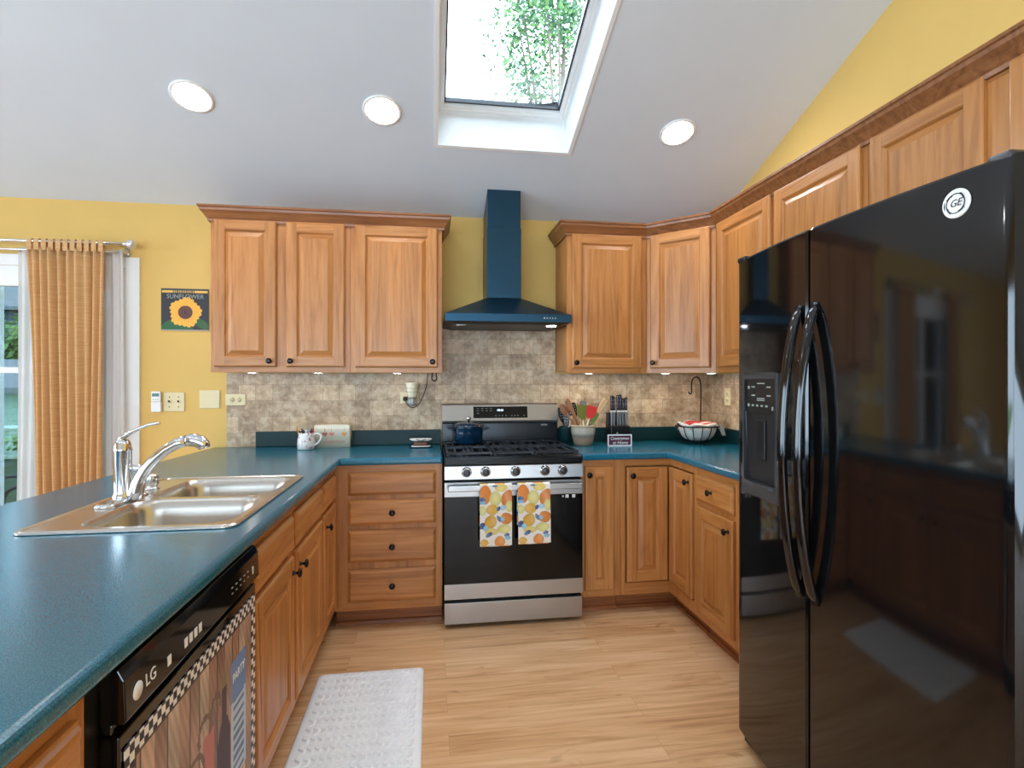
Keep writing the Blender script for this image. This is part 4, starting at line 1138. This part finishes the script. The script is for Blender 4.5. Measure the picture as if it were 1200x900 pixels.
# ------------------------------------------------------------------ things on the left counter
Z = .9145
t = thing('mug', 'white floral mug holding pens', 'mug', (-.805, -.19, Z))
def floral():
    m = NT('floral_glaze'); c = m.coords((1, 1, 1)); n = m.noise(c, 55, 2); n2 = m.noise(c, 80, 2)
    a = m.ramp(n, [(.56, rgb(232, 230, 226)), (.62, rgb(202, 140, 150))]); k = m.ramp(n2, [(.60, (0, 0, 0, 1)), (.64, (1, 1, 1, 1))])
    kb = m.n('ShaderNodeRGBToBW'); m.l(k, kb.inputs[0]); m.base(m.mix(m.math('MULTIPLY', kb.outputs[0], .7), a, rgb(96, 96, 104))); m.b.inputs['Roughness'].default_value = .15; return m.m
M['floral'] = floral()
b = MB(); b.lathe([(.044, 0), (.050, .004), (.052, .03), (.049, .06), (.043, .085), (.044, .098), (.041, .098), (.039, .085), (.045, .05), (.046, .012), (.001, .008)], 32); b.build('cup', 'floral', t)
MB().tube(bez([(.044, -.01, .085), (.066, -.012, .094), (.086, -.013, .082), (.086, -.013, .060), (.068, -.012, .036), (.048, -.01, .024)], 8), .006, 10).build('handle', 'whiteceramic', t)
pens = [((-.03, .0), (-.056, .0, .135), rgb(206, 136, 64), 'tan wooden pencil leaning left in the mug'), ((-.018, .012), (-.03, .02, .122), rgb(70, 40, 40), 'dark brown pen in the mug'), ((-.006, -.012), (-.012, -.02, .118), rgb(24, 24, 28), 'black marker in the mug'),
        ((.004, .014), (.006, .03, .122), rgb(80, 150, 130), 'green pen at the back of the mug'), ((.010, -.01), (.018, -.018, .118), rgb(170, 160, 196), 'lilac pen in the mug'), ((.022, .004), (.04, .008, .122), rgb(196, 40, 66), 'red marker leaning right in the mug'), ((.0, .0), (-.002, .004, .116), rgb(226, 226, 228), 'white pen in the middle of the mug'), ((.018, .016), (.026, .028, .120), rgb(60, 54, 40), 'olive brown pen at the back right of the mug')]
for (bx_, by_), (tx, ty, tz), c, lb in pens:
    base = Vector((-.805 + bx_ * .6, -.19 + by_ * .6, Z + .012)); tip = Vector((-.805 + tx, -.19 + ty, Z + tz)); d = tip - base
    p = thing('pen', lb, 'pen', base, 0, 'pens in the floral mug'); p.rotation_mode = 'QUATERNION'; p.rotation_quaternion = Vector((0, 0, 1)).rotation_difference(d)
    m = plain('pen_barrel', c, .3, noise=.03); Ln = d.length
    MB().lathe([(.0018, 0), (.0042, .012), (.0042, Ln - .02)], 12).build('barrel', m, p)
    MB().lathe([(.0048, Ln - .03), (.0048, Ln - .002), (.003, Ln)], 12).build('cap', m, p)
t = thing('recipe_box', 'cream box with painted hanging hearts behind the mug', 'box', (-.775, -.125, Z))
b = MB(); b.loops([[(x, y, z) for x, y in rrect(i, .215 - i, i, .085 - i, .01)] for i, z in ((0, 0), (0, .13), (.001, .135), (.004, .139), (.01, .141))], 0, True, True, True); bb = b.build('box', 'ceramic', t)
def heart(b, cx, cz, s, y):
    pts = [(16 * math.sin(a) ** 3 / 16 * s + cx, (13 * math.cos(a) - 5 * math.cos(2 * a) - 2 * math.cos(3 * a) - math.cos(4 * a)) / 16 * s + cz) for a in [2 * PI * k / 24 for k in range(24)]]
    b.prism(pts, y, y - .0012, 0, 'y')
M['pink'] = plain('pink_print', rgb(222, 140, 120), .6); M['palepink'] = plain('pale_pink_print', rgb(226, 206, 206), .6); M['orange'] = plain('orange_print', rgb(226, 160, 84), .6)
for x, mt in ((.065, 'redprint'), (.105, 'pink'), (.142, 'palepink'), (.18, 'orange')):
    b = MB(); heart(b, x, .082, .0155, 0); h = b.build('heart', mt, bb)
    b = MB(); b.box(x - .0015, x + .0015, -.001, 0, .096, .118); b.build('heart_string', mt, bb)
text('lettering', 'confection', .032, 'redprint', bb, (.118, -.0006, .036), sx=.95)
t = thing('trinket_stand', 'small brown stand with white scalloped oval top beside the range', 'holder', (-.128, -.20, Z))
M['brownwood'] = wood('brown_turned_wood', 'h', rgb(74, 40, 24), rgb(106, 62, 38), rgb(132, 84, 54))
b = MB(); b.loops([[(x, y, z) for x, y in rrect(-.055 + i, .055 - i, -.03 + i, .03 - i, .02)] for i, z in ((0, .006), (-.004, .009), (0, .012))], 0, True, True, True); b.build('tray', 'whiteceramic', t)
b = MB(); b.loops([[(x, y, z) for x, y in rrect(-.046 + i, .046 - i, -.022 + i, .022 - i, .015)] for i, z in ((0, .012), (.006, .040))], 0, True, True, True); b.build('block', 'brownwood', t)
b = MB(); n = 40
def ov(s, z, yk=.5): return [((.066 + .003 * math.cos(16 * a)) * s * math.cos(a), (.034 + .002 * math.cos(16 * a)) * s * math.sin(a), z) for a in [2 * PI * k / 80 for k in range(80)]]
b.loops([ov(.72, .040), ov(.95, .048), ov(1, .054), ov(.93, .055), ov(.7, .050)], 0, True, True, True); tp = b.build('oval_top', 'whiteceramic', t)
b = MB()
for s in (.006, .0): b.tube(bez([(-.03 + s, -.0335, .0535), (-.012, -.0345, .048 - s * .6), (0, -.035, .044 - s), (.012, -.0345, .048 - s * .6), (.03 - s, -.0335, .0535)], 6), .0014, 6)
b.build('black_ornament', 'ink', tp)
b = MB(); 
b.tube(bez([(-.07, 0, .012), (-.066, -.01, .004), (-.05, -.032, .004), (0, -.036, .004), (.05, -.032, .004), (.066, -.01, .004), (.07, 0, .012)], 6), .0028, 8); b.tube([(-.05, .03, .004), (.05, .03, .004)], .0028, 8); b.build('wire_base', 'rubber', t)

# ------------------------------------------------------------------ pot on the back burner
t = thing('dutch_oven', 'dark blue enamel pot with lid on the left back burner', 'pot', (.163, -.22, .9385))
b = MB(); b.lathe([(.070, 0), (.080, .004), (.086, .014), (.088, .07), (.090, .098), (.092, .102), (.088, .103), (.084, .096), (.082, .02), (.001, .01)], 40); b.build('pot_body', 'potblue', t)
b = MB(); b.lathe([(.093, .1032), (.094, .108), (.085, .118), (.060, .127), (.03, .132), (.001, .133)], 40); ld = b.build('lid', 'potblue', t)
MB().lathe([(.008, .132), (.007, .142), (.015, .147), (.018, .154), (.015, .161), (.004, .163)], 20).build('lid_knob', 'chrome', ld)
for s in (-1, 1):
    MB().tube(bez([(s * .086, -.030, .082), (s * .112, -.030, .090), (s * .124, 0, .092), (s * .112, .030, .090), (s * .086, .030, .082)], 8), .008, 10, flat=.7).build('side_handle', 'potblue', t)

# ------------------------------------------------------------------ utensil crock
def crockmat():
    m = NT('banded_stoneware'); c = m.coords((1, 1, 1), rnd=False); sp = m.n('ShaderNodeSeparateXYZ'); m.l(c, sp.inputs[0])
    n = m.noise(c, 40, 3); f = m.math('ADD', m.math('MULTIPLY', sp.outputs[2], 7.4), m.math('MULTIPLY', n, .08))
    m.base(m.ramp(f, [(.0, rgb(150, 128, 104)), (.35, rgb(146, 122, 100)), (.5, rgb(120, 108, 98)), (.62, rgb(172, 162, 146)), (.9, rgb(186, 170, 146)), (1, rgb(206, 182, 148))])); m.b.inputs['Roughness'].default_value = .3; return m.m
M['crock'] = crockmat()
CX, CY = .892, -.225
t = thing('utensil_crock', 'grey and tan stoneware crock full of cooking utensils', 'crock', (CX, CY, Z))
b = MB(); b.lathe([(.054, 0), (.058, .003), (.064, .03), (.073, .07), (.077, .10), (.075, .115), (.077, .120), (.083, .123), (.083, .130), (.078, .131), (.071, .122), (.070, .10), (.056, .03), (.05, .01), (.001, .009)], 40); b.build('pot', 'crock', t)
M['w1'] = wood('brown_spoon_wood', 'v', rgb(112, 66, 38), rgb(150, 94, 58), rgb(176, 118, 78)); M['w2'] = wood('pale_spoon_wood', 'v', rgb(196, 156, 110), rgb(222, 184, 138), rgb(238, 208, 166))
M['olive'] = plain('olive_silicone', rgb(112, 112, 34), .4); M['redsil'] = plain('red_silicone', rgb(214, 52, 44), .35); M['greysil'] = plain('grey_silicone', rgb(104, 106, 104), .4); M['greenpl'] = plain('green_plastic', rgb(104, 130, 60), .35); M['handlewhite'] = plain('pale_wood_handle', rgb(232, 212, 178), .4)
def utensil(name, label, cat, base, tip, head, hmat, gmat, hl, hw, twist=0, group='utensils in the stoneware crock'):
    base = Vector(base); tip = Vector(tip); d = tip - base; Ln = d.length
    u = thing(name, label, cat, base, 0, group); u.rotation_mode = 'QUATERNION'
    q = Vector((0, 0, 1)).rotation_difference(d); u.rotation_quaternion = q @ Quaternion((0, 0, 1), twist)
    s = Ln - hl
    MB().lathe([(.004, 0), (.0058, .01), (.0064, s * .5), (.0052, s), (.0045, s + .012)], 12).build('handle', gmat, u)
    b = MB()
    if head == 'paddle' or head == 'slot':
        P = [(-.006, s), (-hw * .8, s + hl * .30), (-hw, s + hl * .6), (-hw * .95, s + hl * .92), (-hw * .7, s + hl), (hw * .7, s + hl), (hw * .95, s + hl * .92), (hw, s + hl * .6), (hw * .8, s + hl * .30), (.006, s)]
        b.prism(P, -.0035, .0035, 0, 'y'); o = b.build('blade', hmat, u, bevel=.002)
        if head == 'slot':
            b = MB()
            for i in range(3):
                for j in range(4):
                    b.lathe([(.0001, -.0042), (.0036, -.0042), (.0036, .0042), (.0001, .0042)], 10, ((i - 1) * hw * .5, 0, s + hl * (.35 + .16 * j)), 'y')
            b.build('holes', 'greyprint', o)
    else:
        rings = []
        for k in range(9):
            a = k / 8; r = hw * math.sin(PI * (.08 + .90 * a)) ** .7
            rings.append([(r * math.cos(x), .35 * r * math.sin(x) + .004 * math.sin(PI * a), s + hl * a) for x in [2 * PI * i / 16 for i in range(16)]])
        b.loops(rings, 0, True, True, True); b.build('bowl', hmat, u)
    return u
def U(name, label, cat, bx, by, tx, ty, tz, *a, **k):
    utensil(name, label, cat, (CX + bx, CY + by, Z + .02), (CX + tx, CY + ty, Z + tz), *a, **k)
U('wooden_spoon', 'dark wooden spoon leaning furthest left in the crock', 'spoon', .020, .0, -.150, -.01, .262, 'spoon', 'w1', 'w1', .085, .024)
U('wooden_spatula', 'long brown wooden spatula leaning left in the crock', 'spatula', .030, -.02, -.110, -.012, .285, 'paddle', 'w1', 'w1', .12, .017)
U('wooden_spoon', 'pale wooden spoon behind the brown spatula in the crock', 'spoon', .015, .025, -.100, .02, .300, 'spoon', 'w1', 'w1', .07, .017)
U('slotted_spoon', 'black slotted spoon in the crock behind the green spatula', 'spoon', .0, .025, -.068, .035, .268, 'slot', 'blackplastic', 'blackplastic', .10, .026)
U('silicone_spatula', 'olive green silicone spatula with pale wooden handle', 'spatula', .002, -.03, -.018, -.035, .258, 'paddle', 'olive', 'handlewhite', .105, .036)
U('silicone_spatula', 'red silicone spatula with pale handle', 'spatula', -.012, -.03, .052, -.035, .250, 'paddle', 'redsil', 'handlewhite', .09, .036)
U('silicone_spatula', 'grey silicone spatula standing behind the red one', 'spatula', .0, .02, .012, .035, .282, 'paddle', 'greysil', 'greysil', .10, .022)
U('spreader', 'small green plastic spreader leaning right in the crock', 'spreader', -.010, -.02, .082, -.03, .205, 'paddle', 'greenpl', 'greysil', .085, .018)
U('whisk', 'grey kitchen whisk leaning right behind the red spatula', 'whisk', -.006, .02, .085, .03, .235, 'spoon', 'greysil', 'greysil', .09, .02)
U('wooden_spatula', 'pale wooden spatula leaning furthest right in the crock', 'spatula', -.02, .0, .150, .0, .292, 'paddle', 'w2', 'w1', .11, .018)
# dark canister behind the range corner
t = thing('utensil_canister', 'dark canister squeezed between range and stoneware crock', 'canister', (.815, -.085, Z))
b = MB(); b.lathe([(.040, 0), (.044, .004), (.045, .10), (.047, .108), (.043, .108), (.041, .10), (.040, .012), (.001, .01)], 32); b.build('jar', 'curb', t)  # black jar; the teal it reflects is put into its colour
for (a, c, tz, lb, tw) in ((-.03, .0, .235, 'black slotted turner leaning left in the dark canister', .2), (.012, -.005, .215, 'black slotted turner upright in the dark canister', -.2)):
    utensil('slotted_turner', lb, 'turner', (.815, -.085, Z + .02), (.815 + a, -.085 + c, Z + tz), 'slot', 'blackplastic', 'blackplastic', .11, .030, tw, 'turners in the dark canister')
utensil('wooden_spoon', 'short pale wooden spoon in the dark canister', 'spoon', (.805, -.10, Z + .02), (.852, -.115, Z + .185), 'spoon', 'w2', 'w2', .05, .012, 0, None)

# ------------------------------------------------------------------ knife block
KX, KY = 1.143, -.165
t = thing('knife_block', 'black knife block behind the little sign', 'knife block', (KX, KY, Z))
b = MB(); b.box(-.064, .064, -.055, .055, 0, .118); b.box(-.064, .064, .012, .055, .118, .2); b.build('block', 'blackplastic', t, bevel=.004)
M['purple'] = plain('dark_plum_handle', rgb(40, 22, 38), .25)
for k, (x, h, lb) in enumerate(((-.046, .098, 'tall plum-handled knife at the left of the block'), (-.030, .092, 'plum-handled knife second from the left in the block'), (-.004, .100, 'tall plum-handled knife in the middle of the block'), (.012, .104, 'tallest plum-handled knife right of the middle'), (.031, .080, 'short plum-handled knife second from the right in the block'), (.051, .086, 'plum-handled knife at the right end of the block'))):
    n = thing('knife', lb, 'knife', (KX + x, KY - .012, Z + .1185), 0, 'knives in the block')
    b = MB(); b.box(-.0055, .0055, -.010, .010, 0, .088); b.build('blade', 'steel', n, bevel=.001)
    b = MB(); b.box(-.0075, .0075, -.012, .012, .088, .098); b.build('bolster', 'whiteplastic', n, bevel=.002)
    b = MB(); b.loops([[(x_, y_, z_) for x_, y_ in rrect(-w, w, -w * 1.4 + o_, w * 1.4 + o_, w * .9)] for w, z_, o_ in ((.0075, .098, 0), (.0085, .115, -.001), (.0075, .098 + h * .5, .0), (.009, .098 + h * .85, .002), (.0085, .098 + h * .96, .003), (.005, .098 + h, .003))], 0, True, True, True)
    hh = b.build('handle', 'purple', n)
    for z_ in (.115, .14, .165): MB().lathe([(.0001, 0), (.002, 0), (.002, -.001), (.0001, -.001)], 8, (0, -.0118, z_), 'y').build('rivet', 'steel', hh)
t = thing('counter_sign', 'small white-framed wooden sign with script in front of the knife block', 'sign', (1.105, -.30, Z)); t.rotation_euler = (0, 0, -.03)
M['maroon'] = plain('maroon_paint', rgb(86, 34, 48), .5)
b = MB(); b.box(-.077, .077, -.010, .010, .001, .072); sg = b.build('board', 'maroon', t)
b = MB()
for q in ((-.078, .078, .0, .007), (-.078, .078, .066, .073)): b.box(q[0], q[1], -.013, -.0102, q[2], q[3])
for q in (-.078, .071): b.box(q, q + .007, -.013, -.0102, .007, .066)
b.build('border', 'whiteprint', t)
text('lettering', 'Countrymen', .027, 'whiteprint', sg, (0, -.0106, .048), shear=.2, sx=.86, ext=.0008)
text('lettering', 'at Home', .029, 'whiteprint', sg, (.004, -.0106, .021), shear=.2, sx=.95, ext=.0008)
MB().lathe([(.004, .073), (.007, .078), (.007, .083), (.002, .087)], 14, (-.012, 0, 0)).build('finial', 'lcd', t)

# ------------------------------------------------------------------ wire fruit basket with hook
BX, BY = 1.655, -.245
t = thing('wire_basket', 'dark wire fruit bowl with a tall banana hook in the corner', 'basket', (BX, BY, Z))
ri, hb = .135, .115
MB().tube([(ri * math.cos(a), ri * math.sin(a), hb) for a in [2 * PI * k / 48 for k in range(48)]], .004, 8, closed=True).build('rim', 'hookiron', t)
MB().tube([(.05 * math.cos(a), .05 * math.sin(a), .018) for a in [2 * PI * k / 32 for k in range(32)]], .0035, 8, closed=True).build('base_ring', 'hookiron', t)
for k in range(14):
    a = 2 * PI * k / 14
    MB().tube([(r_ * math.cos(a), r_ * math.sin(a), z) for r_, z in ((.05, .018), (.085, .028), (.112, .055), (.128, .088), (.135, .115))], .0028, 6).build('wire_rib', 'hookiron', t)
for k in range(3):
    a = 2 * PI * k / 3 + .6
    MB().tube(bez([(.05 * math.cos(a), .05 * math.sin(a), .018), (.075 * math.cos(a), .075 * math.sin(a), .012), (.092 * math.cos(a), .092 * math.sin(a), .004), (.1 * math.cos(a), .1 * math.sin(a), .010)], 6), .0035, 8).build('foot', 'hookiron', t)
hp = [(.075, .085, .02), (.080, .108, .115), (.072, .09, .22), (.066, .075, .33), (.062, .07, .385), (.045, .06, .425), (.015, .05, .435), (-.012, .042, .415), (-.02, .038, .38), (-.02, .036, .345), (-.026, .034, .325), (-.038, .030, .325), (-.044, .028, .340)]
MB().tube(bez(hp, 6), .0045, 10).build('banana_hook', 'hookiron', t)
t = thing('basket_liner', 'white cloth lining the wire bowl', 'cloth', (BX, BY, Z))
b = MB(); b.lathe([(.001, .0225), (.045, .0235), (.081, .034), (.106, .058), (.121, .090), (.127, .114)], 40, cap0=False, cap1=False); b.build('liner', 'napkinwhite', t, solid=.0015)
t = thing('napkin', 'red and white checked napkin draped over the wire bowl', 'napkin', (BX, BY, Z))
def napk(u, v):
    x, y = (u - .5) * .27, (v - .5) * .25; r_ = math.hypot(x, y)
    z = .127 + .008 * math.sin(9 * u + 3 * v) + .006 * math.sin(14 * v) - (0 if r_ < .12 else (r_ - .12) * .6)
    k = 1 if r_ < .128 else .128 / r_ + .15 * (1 - .128 / r_)
    return (x * k, y * k, z + .006)
b = MB(); b.grid(24, 24, napk, 0)
for i, f in enumerate(b.f):
    gx, gy = i % 24, i // 24
    b.mi[i] = 1 if (gy < 2 or gx < 2 or gx > 21 or gy > 21 or gy in (9, 10, 16)) else 0
b.build('cloth', ['napkinred', 'napkinwhite'], t, solid=.003)
b = MB(); b.grid(8, 10, lambda u, v: (.128 + .035 * v + .008 * math.sin(u * 6), -.06 + u * .07 * (1 - .55 * v), .128 - .075 * v + .02 * math.sin(v * PI))); b.build('hanging_corner', 'napkinwhite', t, solid=.002)

# ------------------------------------------------------------------ the garden
M['grass'] = plain('lawn_green', rgb(110, 140, 70), .95, noise=.35, scale=6)
M['deck'] = wood('grey_deck_boards', 'h', rgb(130, 118, 104), rgb(160, 148, 132), rgb(184, 172, 156), .8, .14, 0)
b = MB(); b.box(-60, 40, 3.2, 80, -.7, -.6); tag(b.build('lawn', 'grass'), 'green lawn behind the house', 'lawn', kind='structure')
b = MB(); b.box(-7, 2.2, .16, 3.2, -.2, -.1); tag(b.build('deck', 'deck'), 'grey wooden deck outside the patio door', 'deck', kind='structure')
def leafy(name, label, cat, c, rad, n, size, mats, trunk=None, seed=1, group=None, flat=1.0):
    t = thing(name, label, cat, (c[0], c[1], trunk if trunk is not None else c[2] - rad), 0, group)
    oz = t.location.z; rnd = random.Random(seed); b = MB()
    cl = [(rnd.gauss(0, .42) * rad, rnd.gauss(0, .42) * rad, rnd.gauss(0, .4) * rad * flat) for _ in range(16)]
    for k in range(n):
        q = rnd.choice(cl); p = Vector((q[0] + rnd.gauss(0, .2) * rad, q[1] + rnd.gauss(0, .2) * rad, q[2] + rnd.gauss(0, .18) * rad * flat + c[2] - oz))
        a = Vector((rnd.gauss(0, 1), rnd.gauss(0, 1), rnd.gauss(0, 1))).normalized(); d = a.orthogonal().normalized(); e = a.cross(d); s = size * rnd.uniform(.6, 1.3)
        b.face([b.vert(p + d * s), b.vert(p + e * s * .45), b.vert(p - d * s), b.vert(p - e * s * .45)], rnd.randrange(len(mats)))
    b.build('foliage', mats, t)
    if trunk is not None:
        b = MB(); h = c[2] - trunk
        b.tube([(0, 0, 0), (.04, .02, h * .4), (-.03, .05, h * .8), (0, 0, h)], [rad * .1, rad * .075, rad * .05, rad * .02], 10)
        for k in range(7):
            q = cl[k]; b.tube([(0, 0, h * .62), (q[0] * .5, q[1] * .5, h * .7 + q[2] * .3 + .1), (q[0], q[1], h + q[2])], [rad * .04, rad * .025, rad * .01], 6)
        b.build('trunk', 'bark', t)
    return t
M['bark'] = plain('grey_brown_bark', rgb(92, 78, 66), .9, noise=.3)
M['leaf1'] = plain('mid_green_leaf', rgb(74, 108, 52), .6, noise=.2); M['leaf2'] = plain('light_green_leaf', rgb(112, 142, 74), .6, noise=.2); M['leaf3'] = plain('dark_green_leaf', rgb(46, 78, 46), .6, noise=.2)
leafy('tree', 'leafy tree seen through the skylight above the roof', 'tree', (2.0, 4.75, 6.75), 1.2, 4200, .05, ['leaf3', 'leaf1'], -.6, 11)
leafy('tree', 'round green tree in front of the dark-sided house', 'tree', (-12.4, 14.4, 2.2), 1.3, 2600, .11, ['leaf1', 'leaf2'], -.6, 12)
leafy('tree', 'tall green tree behind the dark-sided house', 'tree', (-17.5, 28, 5.2), 3.0, 2600, .2, ['leaf1', 'leaf3'], -.6, 13)
leafy('shrub', 'yellow-green shrub beyond the patio chair', 'shrub', (-5.4, 4.6, .0), .62, 1500, .05, ['leaf2', 'leaf1'], None, 14)
M['siding'] = plain('pale_green_siding', rgb(150, 176, 164), .7); M['darksiding'] = plain('slate_siding', rgb(70, 84, 88), .7); M['shingle'] = plain('grey_shingles', rgb(112, 116, 120), .9, noise=.15, scale=30); M['greenpaint'] = plain('green_painted_wood', rgb(64, 96, 80), .6)
def siding(b, x0, x1, y0, y1, z0, z1, step=.12):
    z = z0
    while z < z1 - .001:
        h = min(step, z1 - z); b.prism([(y0 - .02, z), (y0, z + h), (y1, z + h), (y1, z)], x0, x1, 0, 'x'); z += step
def house(name, label, loc, w, d, h, rh, mat, step):
    t = thing(name, label, 'building', loc)
    b = MB(); siding(b, 0, w, 0, d, 0, h, step); b.build('wall', mat, t)
    b = MB(); b.prism([(-.3, h), (d / 2, h + rh), (d + .3, h), (d + .3, h + .12), (d / 2, h + rh + .14), (-.3, h + .12)], -.3, w + .3, 0, 'x'); b.build('roof', 'shingle', t)
    for k in range(2):
        b = MB(); x = w * (.3 + .4 * k); b.box(x - .45, x + .45, -.06, -.021, h * .42, h * .80); f = b.build('window', 'white', t)
        b = MB(); b.box(x - .38, x + .38, -.07, -.061, h * .45, h * .77); b.build('pane', 'darkgrey', f)
    return t
house('shed', 'pale sided outbuilding with grey roof beyond the deck', (-11.2, 9.0, -.6), 5.2, 3.2, 1.68, .62, 'siding', .14)
house('house', 'slate sided neighbouring house behind the trees', (-19.5, 16.5, -.6), 9.5, 7, 4.25, 1.3, 'darksiding', .16)
pl = thing('planter_bench', 'green painted planter box with square cut-outs on the deck edge', 'planter', (-5.9, 2.75, -.1))
b = MB(); b.box(0, 1.75, 0, .35, 0, .62); b.build('box', 'greenpaint', pl, bevel=.01)
b = MB(); b.box(-.03, 1.78, -.03, .38, .62, .66); b.box(-.03, 1.78, -.03, .38, .90, .94)
for x in (0, .3, .62, .94, 1.26, 1.58): b.box(x, x + .16, 0, .05, .66, .90)
b.build('rail', 'siding', pl, bevel=.006)
# patio chair
pcx = thing('patio_chair', 'dark metal patio chair with crossed back on the deck', 'chair', (-3.15, 1.05, -.1), -.5)
b = MB()
for x in (-.24, .24): b.tube(bez([(x, .26, 0), (x, .24, .42), (x, .27, .7), (x, .32, .93)], 8), .014, 8)
b.tube(bez([(-.24, .32, .93), (0, .33, .97), (.24, .32, .93)], 8), .014, 8); b.tube([(-.24, .265, .62), (.24, .265, .62)], .010, 8)
b.build('back_frame', 'ink', pcx)
b = MB(); b.tube([(-.23, .255, .60), (.23, .315, .92)], .009, 8); b.tube([(.23, .255, .60), (-.23, .315, .92)], .009, 8); b.build('cross_brace', 'ink', pcx)
for x in (-.24, .24): MB().tube([(x, -.24, 0), (x, -.23, .42)], .014, 8).build('leg', 'ink', pcx)
b = MB(); b.box(-.255, .255, -.25, .255, .415, .435); b.build('seat', 'ink', pcx, bevel=.008)
b = MB(); b.box(-.24, .24, -.24, .23, .436, .475); b.build('cushion', 'greysil', pcx, bevel=.018, seg=3)
b = MB()
for x in (-.26, .26): b.tube(bez([(x, .27, .66), (x, .0, .67), (x, -.22, .64), (x, -.24, .43)], 8), .012, 8)
b.build('armrest', 'ink', pcx)
